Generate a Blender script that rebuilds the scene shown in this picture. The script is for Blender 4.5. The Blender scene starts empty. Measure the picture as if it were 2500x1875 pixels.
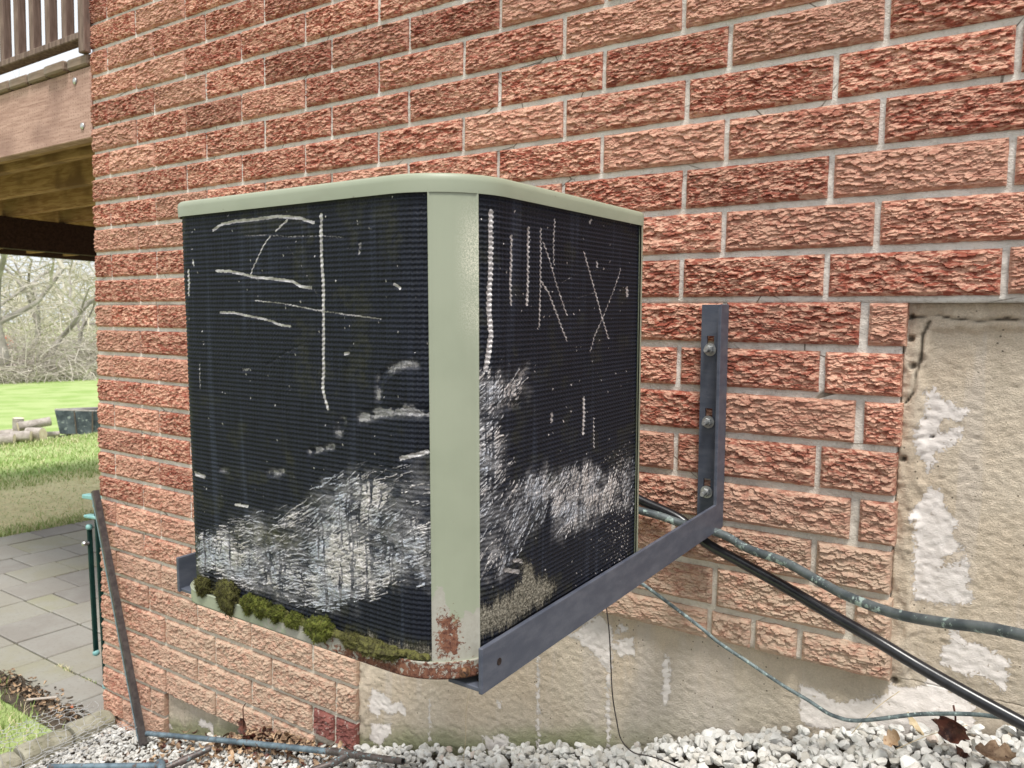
import bpy, math, random
import numpy as np
from mathutils import Vector, Matrix

# ------------------------------------------------------------------ camera, light, exposure
SC = bpy.context.scene
COL = SC.collection
R_ = math.radians

def setup_view():
    cam = bpy.data.cameras.new('camera')
    co = bpy.data.objects.new('camera', cam)
    COL.objects.link(co)
    fwd = Vector((-0.55397805, 0.82944333, -0.07163858))
    rt = Vector((0.83076395, 0.55635552, 0.01731453))
    up = Vector((-0.05421794, 0.04992288, 0.99728036))
    m = Matrix.Identity(4)
    for i in range(3):
        m[i][0] = rt[i]; m[i][1] = up[i]; m[i][2] = -fwd[i]
    m[0][3], m[1][3], m[2][3] = 2.72462, -1.46004, -0.83152
    co.matrix_world = m
    cam.sensor_width = 36.0
    cam.lens = 1900.0 / 2500.0 * 36.0
    cam.clip_start = 0.05
    cam.clip_end = 2000.0
    cam.dof.use_dof = True
    cam.dof.focus_distance = 1.15
    cam.dof.aperture_fstop = 14.0
    SC.camera = co
    w = bpy.data.worlds.new('World')
    SC.world = w
    w.use_nodes = True
    nt = w.node_tree
    for n in list(nt.nodes):
        nt.nodes.remove(n)
    out = nt.nodes.new('ShaderNodeOutputWorld')
    bg = nt.nodes.new('ShaderNodeBackground')
    sky = nt.nodes.new('ShaderNodeTexSky')
    sky.sky_type = 'NISHITA'
    sky.sun_disc = False
    sky.sun_elevation = R_(64)
    sky.sun_rotation = R_(141)
    sky.dust_density = 4.0
    # overcast: the blue sky is washed out to a bright, nearly even grey-white
    hs = nt.nodes.new('ShaderNodeHueSaturation')
    hs.inputs['Saturation'].default_value = 0.12
    mix = nt.nodes.new('ShaderNodeMix'); mix.data_type = 'RGBA'
    mix.inputs[0].default_value = 0.72
    mix.inputs[7].default_value = (9.3, 9.7, 10.2, 1)
    nt.links.new(sky.outputs[0], hs.inputs['Color'])
    nt.links.new(hs.outputs[0], mix.inputs[6])
    nt.links.new(mix.outputs[2], bg.inputs['Color'])
    bg.inputs['Strength'].default_value = 0.108
    nt.links.new(bg.outputs[0], out.inputs['Surface'])
    s = bpy.data.lights.new('sun', 'SUN')
    s.energy = 3.0
    s.angle = R_(15)
    s.color = (1.0, 0.965, 0.91)
    so = bpy.data.objects.new('sun', s)
    COL.objects.link(so)
    d = Vector((0.50, -0.62, 1.70)).normalized()     # towards the sun
    so.rotation_euler = d.to_track_quat('Z', 'Y').to_euler()
    SC.view_settings.view_transform = 'Standard'
    SC.view_settings.look = 'None'
    SC.view_settings.exposure = 0.30
    SC.view_settings.gamma = 1.0
    SC.view_settings.use_curve_mapping = False
setup_view()

# ------------------------------------------------------------------ noise in numpy
def _h(ix, iy, seed):
    ix = ix.astype(np.int64); iy = iy.astype(np.int64)
    h = (ix * 374761393 + iy * 668265263 + seed * 974634777) & 0xFFFFFFFF
    h = ((h ^ (h >> 13)) * 1274126177) & 0xFFFFFFFF
    h = (h ^ (h >> 16)) & 0xFFFFFFFF
    return h.astype(np.float64) / 4294967295.0

def vn(x, y, seed=0):
    x = np.asarray(x, float); y = np.asarray(y, float)
    ix = np.floor(x); iy = np.floor(y)
    fx = x - ix; fy = y - iy
    fx = fx * fx * (3 - 2 * fx); fy = fy * fy * (3 - 2 * fy)
    a = _h(ix, iy, seed); b = _h(ix + 1, iy, seed); c = _h(ix, iy + 1, seed); d = _h(ix + 1, iy + 1, seed)
    return (a * (1 - fx) + b * fx) * (1 - fy) + (c * (1 - fx) + d * fx) * fy

def fbm(x, y, seed=0, o=4):
    s = 0; a = .5; t = 0
    for i in range(o):
        s = s + a * vn(x * 2 ** i + 17.3 * i, y * 2 ** i - 9.1 * i, seed + 31 * i); t += a; a *= .5
    return s / t

def sstep(a, b, x):
    t = np.clip((x - a) / (b - a), 0, 1)
    return t * t * (3 - 2 * t)

def flakes(X, Z, cx, cz, seed, warp=.35):
    """plates of a split stone face: cell value, and the offset of each point from its plate's middle"""
    u = X / cx + warp * 2 * (fbm(X * 60, Z * 60, seed + 1, 3) - .5) + .8 * (fbm(X * 20, Z * 20, seed + 3, 2) - .5)
    v = Z / cz + warp * 2 * (fbm(X * 60 + 9, Z * 90, seed + 2, 3) - .5) + 2.2 * (fbm(X * 16, Z * 22, seed + 4, 2) - .5)
    iu = np.floor(u); iv = np.floor(v)
    best = np.full(u.shape, 1e9); val = np.zeros(u.shape); du = np.zeros(u.shape); dv = np.zeros(u.shape); d2 = np.full(u.shape, 1e9)
    for a in (-1, 0, 1):
        for b in (-1, 0, 1):
            ju = iu + a; jv = iv + b
            pu = ju + .1 + .8 * _h(ju, jv, seed + 7) + .5 * (jv % 2); pv = jv + .1 + .8 * _h(ju, jv, seed + 8)
            d = (u - pu) ** 2 + (v - pv) ** 2
            k = d < best
            d2 = np.where(k, best, np.minimum(d2, d))
            val = np.where(k, _h(ju, jv, seed + 9), val); du = np.where(k, u - pu, du); dv = np.where(k, v - pv, dv); best = np.where(k, d, best)
    return val, du, dv, np.sqrt(d2) - np.sqrt(best)

def seg_dist(X, Y, pts):
    d = np.full(X.shape, 1e9)
    for (ax, ay), (bx, by) in zip(pts[:-1], pts[1:]):
        dx, dy = bx - ax, by - ay
        L = dx * dx + dy * dy + 1e-12
        t = np.clip(((X - ax) * dx + (Y - ay) * dy) / L, 0, 1)
        d = np.minimum(d, np.hypot(X - ax - t * dx, Y - ay - t * dy))
    return d

def poly_sd(X, Y, pts):
    """distance to a closed outline, positive inside"""
    d = seg_dist(X, Y, list(pts) + [pts[0]])
    ins = np.zeros(X.shape, bool)
    n = len(pts)
    for i in range(n):
        x1, y1 = pts[i]; x2, y2 = pts[(i + 1) % n]
        c = ((y1 > Y) != (y2 > Y))
        with np.errstate(divide='ignore', invalid='ignore'):
            xi = (x2 - x1) * (Y - y1) / ((y2 - y1) if y2 != y1 else 1e-12) + x1
        ins ^= c & (X < xi)
    return np.where(ins, d, -d)

# ------------------------------------------------------------------ object helpers
def tag(o, label=None, cat=None, group=None, kind=None):
    if label: o['label'] = label
    if cat: o['category'] = cat
    if group: o['group'] = group
    if kind: o['kind'] = kind
    return o

def empty(name, loc, label=None, cat=None, group=None, kind=None, rot=None):
    o = bpy.data.objects.new(name, None)
    o.empty_display_size = .05
    COL.objects.link(o)
    o.location = loc
    if rot: o.rotation_euler = rot
    return tag(o, label, cat, group, kind)

def mesh_np(name, V, F, mat=None, smooth=False, attrs=None, mi=None):
    me = bpy.data.meshes.new(name)
    V = np.asarray(V, np.float32)
    if isinstance(F, np.ndarray):
        k = F.shape[1]
        me.vertices.add(len(V)); me.vertices.foreach_set('co', V.ravel())
        me.loops.add(F.size); me.loops.foreach_set('vertex_index', F.astype(np.int32).ravel())
        me.polygons.add(len(F))
        me.polygons.foreach_set('loop_start', np.arange(0, F.size, k, dtype=np.int32))
        me.polygons.foreach_set('loop_total', np.full(len(F), k, np.int32))
        me.update(calc_edges=True)
    else:
        me.from_pydata([tuple(v) for v in V], [], F)
    if attrs:
        for n, a in attrs.items():
            at = me.attributes.new(n, 'FLOAT', 'POINT')
            at.data.foreach_set('value', np.asarray(a, np.float32).ravel())
    mats = mat if isinstance(mat, (list, tuple)) else [mat]
    for m in mats:
        if m: me.materials.append(m)
    if mi is not None:
        me.polygons.foreach_set('material_index', np.asarray(mi, np.int32))
    me.polygons.foreach_set('use_smooth', np.full(len(me.polygons), bool(smooth)))
    me.validate()
    return me

def link(name, me, parent=None, loc=None, rot=None, scl=None):
    o = bpy.data.objects.new(name, me)
    COL.objects.link(o)
    if parent: o.parent = parent
    if loc is not None: o.location = loc
    if rot is not None: o.rotation_euler = rot
    if scl is not None: o.scale = scl
    return o

class MB:
    """collects verts and faces for one mesh"""
    def __init__(s): s.v = []; s.f = []; s.m = []; s.cur = 0
    def add(s, vs, fs):
        b = len(s.v); s.v += [tuple(v) for v in vs]
        s.f += [[b + i for i in f] for f in fs]; s.m += [s.cur] * len(fs)
    def box(s, x0, x1, y0, y1, z0, z1, b=0.0):
        """box; b > 0 cuts all its edges"""
        if b <= 0:
            vs = [(x, y, z) for z in (z0, z1) for y in (y0, y1) for x in (x0, x1)]
            s.add(vs, [[0, 2, 3, 1], [4, 5, 7, 6], [0, 1, 5, 4], [2, 6, 7, 3], [0, 4, 6, 2], [1, 3, 7, 5]])
            return
        vs = []; idx = {}
        for cx in (0, 1):
            for cy in (0, 1):
                for cz in (0, 1):
                    X = (x0, x1)[cx]; Y = (y0, y1)[cy]; Z = (z0, z1)[cz]
                    sx = b if cx == 0 else -b; sy = b if cy == 0 else -b; sz = b if cz == 0 else -b
                    for ax, p in enumerate([(X, Y + sy, Z + sz), (X + sx, Y, Z + sz), (X + sx, Y + sy, Z)]):
                        idx[(cx, cy, cz, ax)] = len(vs); vs.append(p)
        fs = []
        C = [(0, 0), (1, 0), (1, 1), (0, 1)]
        for k in (0, 1):
            fs.append([idx[(k, a, c, 0)] for a, c in C]); fs.append([idx[(a, k, c, 1)] for a, c in C]); fs.append([idx[(a, c, k, 2)] for a, c in C])
        for a in (0, 1):
            for c in (0, 1):
                fs.append([idx[(a, c, 0, 0)], idx[(a, c, 1, 0)], idx[(a, c, 1, 1)], idx[(a, c, 0, 1)]])
                fs.append([idx[(0, a, c, 1)], idx[(1, a, c, 1)], idx[(1, a, c, 2)], idx[(0, a, c, 2)]])
                fs.append([idx[(a, 0, c, 0)], idx[(a, 1, c, 0)], idx[(a, 1, c, 2)], idx[(a, 0, c, 2)]])
        for a in (0, 1):
            for c in (0, 1):
                for e in (0, 1):
                    fs.append([idx[(a, c, e, 0)], idx[(a, c, e, 1)], idx[(a, c, e, 2)]])
        s.add(vs, fs)
    def tube(s, pts, rad, n=10, cap=True):
        pts = [Vector(p) for p in pts]
        rs = rad if isinstance(rad, (list, tuple)) else [rad] * len(pts)
        rings = []
        ref = None
        for i, p in enumerate(pts):
            t = (pts[min(i + 1, len(pts) - 1)] - pts[max(i - 1, 0)])
            t = t.normalized() if t.length > 1e-9 else Vector((0, 0, 1))
            if ref is None:
                ref = t.orthogonal().normalized()
            ref = (ref - t * ref.dot(t))
            ref = ref.normalized() if ref.length > 1e-6 else t.orthogonal().normalized()
            bn = t.cross(ref)
            rings.append([p + (ref * math.cos(2 * math.pi * k / n) + bn * math.sin(2 * math.pi * k / n)) * rs[i] for k in range(n)])
        vs = [v for r in rings for v in r]
        fs = []
        for i in range(len(rings) - 1):
            for k in range(n):
                fs.append([i * n + k, i * n + (k + 1) % n, (i + 1) * n + (k + 1) % n, (i + 1) * n + k])
        if cap:
            fs.append(list(range(n))[::-1]); fs.append([(len(rings) - 1) * n + k for k in range(n)])
        s.add(vs, fs)
    def lathe(s, prof, origin, axis, n=16, close=True):
        a = Vector(axis).normalized(); u = a.orthogonal().normalized(); w = a.cross(u); o = Vector(origin)
        vs = [o + a * h + (u * math.cos(2 * math.pi * k / n) + w * math.sin(2 * math.pi * k / n)) * r for (r, h) in prof for k in range(n)]
        fs = []
        for i in range(len(prof) - 1):
            for k in range(n):
                fs.append([i * n + k, i * n + (k + 1) % n, (i + 1) * n + (k + 1) % n, (i + 1) * n + k])
        if close:
            fs.append(list(range(n))[::-1]); fs.append([(len(prof) - 1) * n + k for k in range(n)])
        s.add(vs, fs)
    def mesh(s, name, mat, smooth=False, auto=None):
        me = bpy.data.meshes.new(name)
        me.from_pydata(s.v, [], s.f)
        for m in (mat if isinstance(mat, (list, tuple)) else [mat]):
            me.materials.append(m)
        if any(s.m): me.polygons.foreach_set('material_index', s.m)
        if smooth:
            me.polygons.foreach_set('use_smooth', [True] * len(me.polygons))
        me.validate()
        if auto is not None:
            import bmesh
            bm = bmesh.new(); bm.from_mesh(me)
            bmesh.ops.recalc_face_normals(bm, faces=bm.faces)
            for e in bm.edges:
                if len(e.link_faces) == 2 and e.calc_face_angle(0) > auto: e.smooth = False
            bm.to_mesh(me); bm.free()
        else:
            import bmesh
            bm = bmesh.new(); bm.from_mesh(me)
            bmesh.ops.recalc_face_normals(bm, faces=bm.faces)
            bm.to_mesh(me); bm.free()
        return me
    def build(s, name, mat, parent=None, smooth=False, auto=None, **k):
        return link(name, s.mesh(name, mat, smooth, auto), parent, **k)

def curve_pts(P, n=8):
    """Catmull-Rom through the points"""
    P = [Vector(p) for p in P]
    out = []
    for i in range(len(P) - 1):
        a = P[max(i - 1, 0)]; b = P[i]; c = P[i + 1]; d = P[min(i + 2, len(P) - 1)]
        for k in range(n):
            t = k / n
            out.append(.5 * ((2 * b) + (c - a) * t + (2 * a - 5 * b + 4 * c - d) * t * t + (3 * b - a - 3 * c + d) * t ** 3))
    out.append(P[-1])
    return out

# ------------------------------------------------------------------ materials
class NT:
    def __init__(s, name):
        s.mat = bpy.data.materials.new(name); s.mat.use_nodes = True
        s.t = s.mat.node_tree; s.b = s.t.nodes['Principled BSDF']
        s.pos = s.t.nodes.new('ShaderNodeNewGeometry').outputs['Position']
        s.o = None
    def n(s, k): return s.t.nodes.new(k)
    def l(s, a, b):
        if hasattr(a, 'is_output') or isinstance(a, bpy.types.NodeSocket): s.t.links.new(a, b)
        else: b.default_value = a
    def obj(s):
        if s.o is None: s.o = s.n('ShaderNodeTexCoord').outputs['Object']
        return s.o
    def rand(s): return s.n('ShaderNodeObjectInfo').outputs['Random']
    def attr(s, name):
        a = s.n('ShaderNodeAttribute'); a.attribute_name = name; return a.outputs['Fac']
    def mapv(s, v, scale):
        m = s.n('ShaderNodeVectorMath'); m.operation = 'MULTIPLY'; s.l(v, m.inputs[0]); m.inputs[1].default_value = scale; return m.outputs[0]
    def noise(s, scale, detail=4, rough=.55, v=None, dist=0.0):
        a = s.n('ShaderNodeTexNoise'); a.inputs['Detail'].default_value = detail; a.inputs['Roughness'].default_value = rough
        a.inputs['Distortion'].default_value = dist
        v = s.pos if v is None else v
        if isinstance(scale, (tuple, list)):
            v = s.mapv(v, scale); a.inputs['Scale'].default_value = 1
        else: a.inputs['Scale'].default_value = scale
        s.l(v, a.inputs['Vector']); return a.outputs['Fac']
    def voro(s, scale, feat='F1', v=None, out='Distance', rnd=1.0):
        a = s.n('ShaderNodeTexVoronoi'); a.feature = feat
        a.inputs['Randomness'].default_value = rnd
        v = s.pos if v is None else v
        if isinstance(scale, (tuple, list)):
            v = s.mapv(v, scale); a.inputs['Scale'].default_value = 1
        else: a.inputs['Scale'].default_value = scale
        s.l(v, a.inputs['Vector']); return a.outputs[out]
    def math(s, op, a, b=0.0, c=0.0):
        m = s.n('ShaderNodeMath'); m.operation = op
        s.l(a, m.inputs[0]); s.l(b, m.inputs[1]); s.l(c, m.inputs[2]); return m.outputs[0]
    def ramp(s, x, lo, hi, a=0.0, b=1.0):
        m = s.n('ShaderNodeMapRange'); m.interpolation_type = 'SMOOTHSTEP'
        s.l(x, m.inputs[0]); m.inputs[1].default_value = lo; m.inputs[2].default_value = hi
        m.inputs[3].default_value = a; m.inputs[4].default_value = b; return m.outputs[0]
    def mix(s, f, a, b, mode='MIX'):
        m = s.n('ShaderNodeMix'); m.data_type = 'RGBA'; m.blend_type = mode
        s.l(f, m.inputs[0])
        for v, i in ((a, 6), (b, 7)):
            if isinstance(v, (tuple, list)): m.inputs[i].default_value = (*v[:3], 1)
            else: s.l(v, m.inputs[i])
        return m.outputs[2]
    def z(s):
        x = s.n('ShaderNodeSeparateXYZ'); s.l(s.pos, x.inputs[0]); return x.outputs
    def fin(s, col, rough=.7, metal=0.0, bump=None, bs=.3, bd=.002, spec=.5):
        for v, n in ((col, 'Base Color'), (rough, 'Roughness'), (metal, 'Metallic'), (spec, 'Specular IOR Level')):
            if isinstance(v, (tuple, list)): s.b.inputs[n].default_value = (*v[:3], 1)
            else: s.l(v, s.b.inputs[n])
        if bump is not None:
            b = s.n('ShaderNodeBump'); b.inputs['Strength'].default_value = bs; b.inputs['Distance'].default_value = bd
            s.l(bump, b.inputs['Height']); s.t.links.new(b.outputs[0], s.b.inputs['Normal'])
        return s.mat

def m_brick(name, a, b, dk, sand=True):
    n = NT(name)
    f1 = n.noise((46, 46, 125), 6, .66, dist=.9)
    c = n.mix(n.ramp(f1, .42, .57), a, b)
    c = n.mix(n.ramp(n.noise((70, 70, 170), 5, .65), .54, .64, 0, .8), c, dk)
    r = n.rand()
    c = n.mix(n.ramp(r, 0, 1, 0, .30), c, dk)
    r2 = n.math('FRACT', n.math('MULTIPLY', r, 7.31))
    c = n.mix(n.ramp(r2, .3, 1, 0, .42), c, (.60, .37, .27))
    r3 = n.math('FRACT', n.math('MULTIPLY', r, 23.7))
    hs = n.n('ShaderNodeHueSaturation'); n.l(c, hs.inputs['Color'])
    n.l(n.ramp(r3, 0, 1, .92, 1.12), hs.inputs['Value'])
    c = hs.outputs[0]
    if sand:
        x = n.z()
        zz = n.math('ADD', x[2], n.math('MULTIPLY', x[0], -.19))
        zz = n.math('ADD', zz, n.math('MULTIPLY', n.noise(3.0, 3), -.35))
        w = n.ramp(zz, -1.56, -1.98, 0, 1)
        w = n.math('MULTIPLY', w, n.ramp(n.noise((40, 40, 80), 5, .65), .30, .62, .30, .82))
        w = n.math('MULTIPLY', w, n.ramp(x[0], .05, .75, .40, 1.0))
        c = n.mix(w, c, (.50, .395, .295))
    ef = n.math('MULTIPLY', n.ramp(n.noise(26, 5, .7), .70, .78), .5)
    c = n.mix(ef, c, (.62, .55, .47))
    h = n.math('ADD', n.noise((150, 150, 330), 6, .7), n.math('MULTIPLY', n.voro((95, 95, 210)), -.6))
    return n.fin(c, .88, 0, h, .85, .0026, .2)

def m_mortar():
    n = NT('mortar')
    c = n.mix(n.ramp(n.noise(9, 4), .35, .65), (.64, .595, .535), (.80, .755, .69))
    c = n.mix(n.ramp(n.noise(140, 5, .7), .5, .75, 0, .6), c, (.40, .36, .31))
    c = n.mix(n.math('MULTIPLY', n.ramp(n.voro((7, 7, 9), 'DISTANCE_TO_EDGE', v=None), .012, .004), n.ramp(n.noise(5, 3), .5, .58)), c, (.16, .13, .10))
    c = n.mix(n.ramp(n.noise((3, 3, 4), 4, .6), .5, .7, 0, .45), c, (.47, .42, .355))
    x = n.z()
    zz = n.math('ADD', x[2], n.math('MULTIPLY', x[0], -.19))
    c = n.mix(n.ramp(zz, -1.3, -1.9, 0, .6), c, (.62, .55, .44))
    h = n.math('ADD', n.noise(260, 5, .7), n.math('MULTIPLY', n.noise(45, 3), 2.0))
    return n.fin(c, .9, 0, h, .9, .0030, .2)

def m_concrete():
    n = NT('parged_concrete')
    paint = n.attr('paint'); pale = n.attr('pale'); x = n.z()
    big = n.noise(4.5, 4); fine = n.noise((230, 230, 330), 6, .75); mid = n.noise((40, 40, 26), 5, .6)
    tan = n.mix(n.ramp(big, .35, .65), (.74, .61, .465), (.84, .725, .58))
    tan = n.mix(n.ramp(mid, .45, .75, 0, .32), tan, (.44, .375, .28))
    # pale leached zone
    pl = n.ramp(n.math('ADD', n.math('MULTIPLY', pale, 12.0), n.math('MULTIPLY', n.math('SUBTRACT', n.noise((24, 24, 6), 5, .6), .5), 2.2)), -.5, .5, 0, .8)
    c = n.mix(pl, tan, (.67, .60, .52))
    # damp grey band above the stones
    dz = n.attr('above')
    g = n.ramp(n.math('ADD', dz, n.math('MULTIPLY', n.noise((9, 9, 14), 4), -.10)), .16, -.02, 0, .38)
    c = n.mix(g, c, (.50, .475, .415))
    lx = n.ramp(x[0], 2.25, 1.9)
    c = n.mix(n.ramp(n.noise(330, 6, .8), .40, .60, 0, .36), c, (.44, .36, .26))
    c = n.mix(n.math('MULTIPLY', n.ramp(n.noise((20, 20, 1.6), 4, .6), .52, .62), .45), c, (.70, .62, .54))
    al = n.math('MULTIPLY', n.math('MULTIPLY', lx, .7), n.ramp(n.math('ADD', dz, n.math('MULTIPLY', n.noise(12, 4), -.09)), .035, -.03), n.ramp(n.noise(5, 3), .42, .6, .0, .85))
    c = n.mix(al, c, (.20, .235, .10))
    # dark pits and specks
    c = n.mix(n.math('MULTIPLY', n.ramp(n.voro(75), .16, .09), n.ramp(n.noise(14, 3), .5, .6)), c, (.20, .165, .12))
    # peeling white coat
    rg = n.math('MULTIPLY', n.math('SUBTRACT', n.noise((95, 95, 95), 7, .70, dist=.8), .5), .046)
    pm = n.ramp(n.math('ADD', paint, rg), -.0008, .0008)
    hole = n.ramp(n.noise(70, 5, .6), .66, .69)
    pm = n.math('MULTIPLY', pm, n.math('SUBTRACT', 1.0, hole))
    c = n.mix(pm, c, n.mix(n.noise(30, 4), (.70, .635, .585), (.78, .73, .69)))
    c = n.mix(n.math('MULTIPLY', n.attr('crack'), .8), c, (.09, .07, .05))
    h = n.math('ADD', n.math('MULTIPLY', n.math('SUBTRACT', 1.0, n.math('MULTIPLY', pm, .72)), n.math('ADD', n.math('MULTIPLY', fine, 1.5), n.math('MULTIPLY', mid, .45))), n.math('MULTIPLY', pm, 1.1))
    return n.fin(c, .92, 0, h, .9, .0045, .15)

def m_coil():
    n = NT('coil_fins')
    bare = n.attr('bare'); cr = n.attr('crumple'); ridge = n.attr('ridge'); li = n.attr('lichen'); ol = n.attr('olive'); rib = n.attr('rib')
    x = n.z()
    fins = n.noise((520, 520, 14), 3, .6)
    jag = n.noise((420, 420, 90), 3, .7)
    base = n.mix(n.ramp(fins, .3, .75), (.004, .005, .009), (.015, .019, .032))
    streak = n.ramp(n.noise((55, 55, 2.2), 3, .6), .56, .70, 0, .8)
    base = n.mix(streak, base, (.032, .039, .058))
    base = n.mix(n.ramp(rib, .45, 1.0, 0, .5), base, (.026, .032, .050))  # rib crests lighter: the tubes' reflection painted into the colour
    # flattened bare aluminium
    col_m = n.mix(n.ramp(n.noise((90, 90, 160), 4, .6), .3, .7), (.40, .375, .37), (.78, .75, .74))
    s1 = n.ramp(n.math('ADD', bare, n.math('MULTIPLY', n.math('SUBTRACT', jag, .5), .75)), .38, .62)
    c = n.mix(s1, base, col_m)
    s2 = n.math('MULTIPLY', n.ramp(n.math('ADD', ridge, n.math('MULTIPLY', n.math('SUBTRACT', n.noise((300, 300, 400), 4, .7), .5), .7)), .24, .74), cr)
    c2 = n.mix(n.ramp(n.noise((14, 14, 18), 4), .42, .62), (.66, .62, .60), (.46, .49, .55))
    c2 = n.mix(n.ramp(n.noise((200, 200, 260), 4, .7), .5, .72), c2, (.93, .90, .88))  # silver highlights of the crushed fins painted into the bare metal colour
    und = n.mix(n.ramp(n.noise((44, 44, 80), 6, .72), .40, .60), (.040, .044, .056), (.27, .265, .27))
    c = n.mix(n.math('MULTIPLY', cr, .85), c, und)
    c = n.mix(s2, c, c2)
    c = n.mix(n.math('MULTIPLY', ol, n.ramp(n.noise(90, 4, .7), .4, .6, .10, .6)), c, (.105, .10, .030))
    # pale grey-brown lichen crust
    lf = n.ramp(n.math('ADD', li, n.math('MULTIPLY', n.math('SUBTRACT', n.noise((600, 600, 60), 5, .8), .5), 2.2)), .35, .62)
    lc = n.mix(n.ramp(n.noise(380, 4, .8), .38, .62), (.085, .077, .055), (.42, .385, .31))
    c = n.mix(lf, c, lc)
    met = n.math('MULTIPLY', n.math('MAXIMUM', s1, s2), n.math('MULTIPLY', n.math('SUBTRACT', 1.0, lf), .55))
    h = n.math('ADD', n.noise((700, 700, 30), 3, .7), n.math('MULTIPLY', n.noise(420, 4, .8), n.math('MULTIPLY', lf, 3.0)))
    h = n.math('ADD', h, n.math('MULTIPLY', n.noise((160, 160, 420), 4, .7), n.math('MULTIPLY', cr, 2.5)))
    ro = n.ramp(lf, 0, 1, .42, .95)
    return n.fin(c, ro, met, h, .8, .0012, .28)

def m_sage(name='sage_paint', rust=0, dirty=.3):
    n = NT(name); x = n.z()
    c = n.mix(n.ramp(n.noise(7, 4), .35, .65), (.300, .330, .240), (.340, .368, .272))
    c = n.mix(n.math('MULTIPLY', n.ramp(n.noise((14, 14, 46), 5, .6), .56, .75), dirty), c, (.27, .285, .21))
    # chalky scuffs and scratches
    sc = n.ramp(n.noise((420, 420, 36), 4, .75, dist=1.5), .73, .78)
    c = n.mix(n.math('MULTIPLY', sc, .6), c, (.66, .65, .56))
    c = n.mix(n.math('MULTIPLY', n.ramp(n.voro(46), .07, .04), n.ramp(n.noise(20, 2), .52, .6)), c, (.15, .13, .09))
    met = 0.0; ro = .42
    h = n.noise(60, 3)
    if rust == 1:      # corner post: chalk speckle near the top right, rust at the foot
        sp = n.math('MULTIPLY', n.attr('speck'), n.ramp(n.noise(750, 4, .85), .47, .56))
        c = n.mix(sp, c, (.66, .65, .52))
    if rust:
        rf = n.attr('rust')
        q = n.math('ADD', rf, n.math('MULTIPLY', n.math('SUBTRACT', n.noise(75, 7, .72, dist=.5), .5), 1.7))
        z1 = n.ramp(q, .42, .46)
        zinc = n.mix(n.noise(160, 5, .7), (.30, .285, .235), (.46, .45, .39))
        c = n.mix(z1, c, zinc)
        q2 = n.math('ADD', n.attr('rust2'), n.math('MULTIPLY', n.math('SUBTRACT', n.noise(130, 7, .78, dist=.6), .5), 2.6))
        z2 = n.ramp(q2, .46, .60)
        rc = n.mix(n.ramp(n.noise(210, 5, .7), .35, .65), (.085, .030, .020), (.235, .105, .062))
        c = n.mix(z2, c, rc)
        h = n.math('ADD', h, n.math('MULTIPLY', n.math('SUBTRACT', n.noise(330, 5, .7), z1), .8))
        ro = n.ramp(z1, 0, 1, .42, .85)
    return n.fin(c, ro, met, h, .16, .0007, .4)

def m_steel(name='slate_painted_steel', a=(.066, .076, .104), b=(.105, .115, .145)):
    n = NT(name)
    c = n.mix(n.ramp(n.noise((20, 20, 60), 5, .6), .35, .7), a, b)
    c = n.mix(n.math('MULTIPLY', n.ramp(n.noise((60, 60, 220), 5, .7), .62, .75), .5), c, (.20, .215, .25))
    c = n.mix(n.ramp(n.noise(60, 4), .68, .74, 0, .6), c, (.045, .05, .07))
    return n.fin(c, .50, 0, n.noise(300, 4), .25, .0006, .45)

def m_simple(name, a, b, sc=30, rough=.8, metal=0, bs=.3, bd=.002, third=None, st=None, spec=.4, det=5):
    n = NT(name)
    v = n.obj() if st == 'obj' else n.pos
    c = n.mix(n.ramp(n.noise(sc, det, .6, v=v), .35, .65), a, b)
    if third:
        s3 = tuple(k * 2.3 for k in sc) if isinstance(sc, tuple) else sc * 2.3
        c = n.mix(n.ramp(n.noise(s3, det, .7, v=v), .56, .64), c, third)
    s4 = tuple(k * 4 for k in sc) if isinstance(sc, tuple) else sc * 4
    return n.fin(c, rough, metal, n.noise(s4, 4, .65, v=v), bs, bd, spec)

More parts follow.
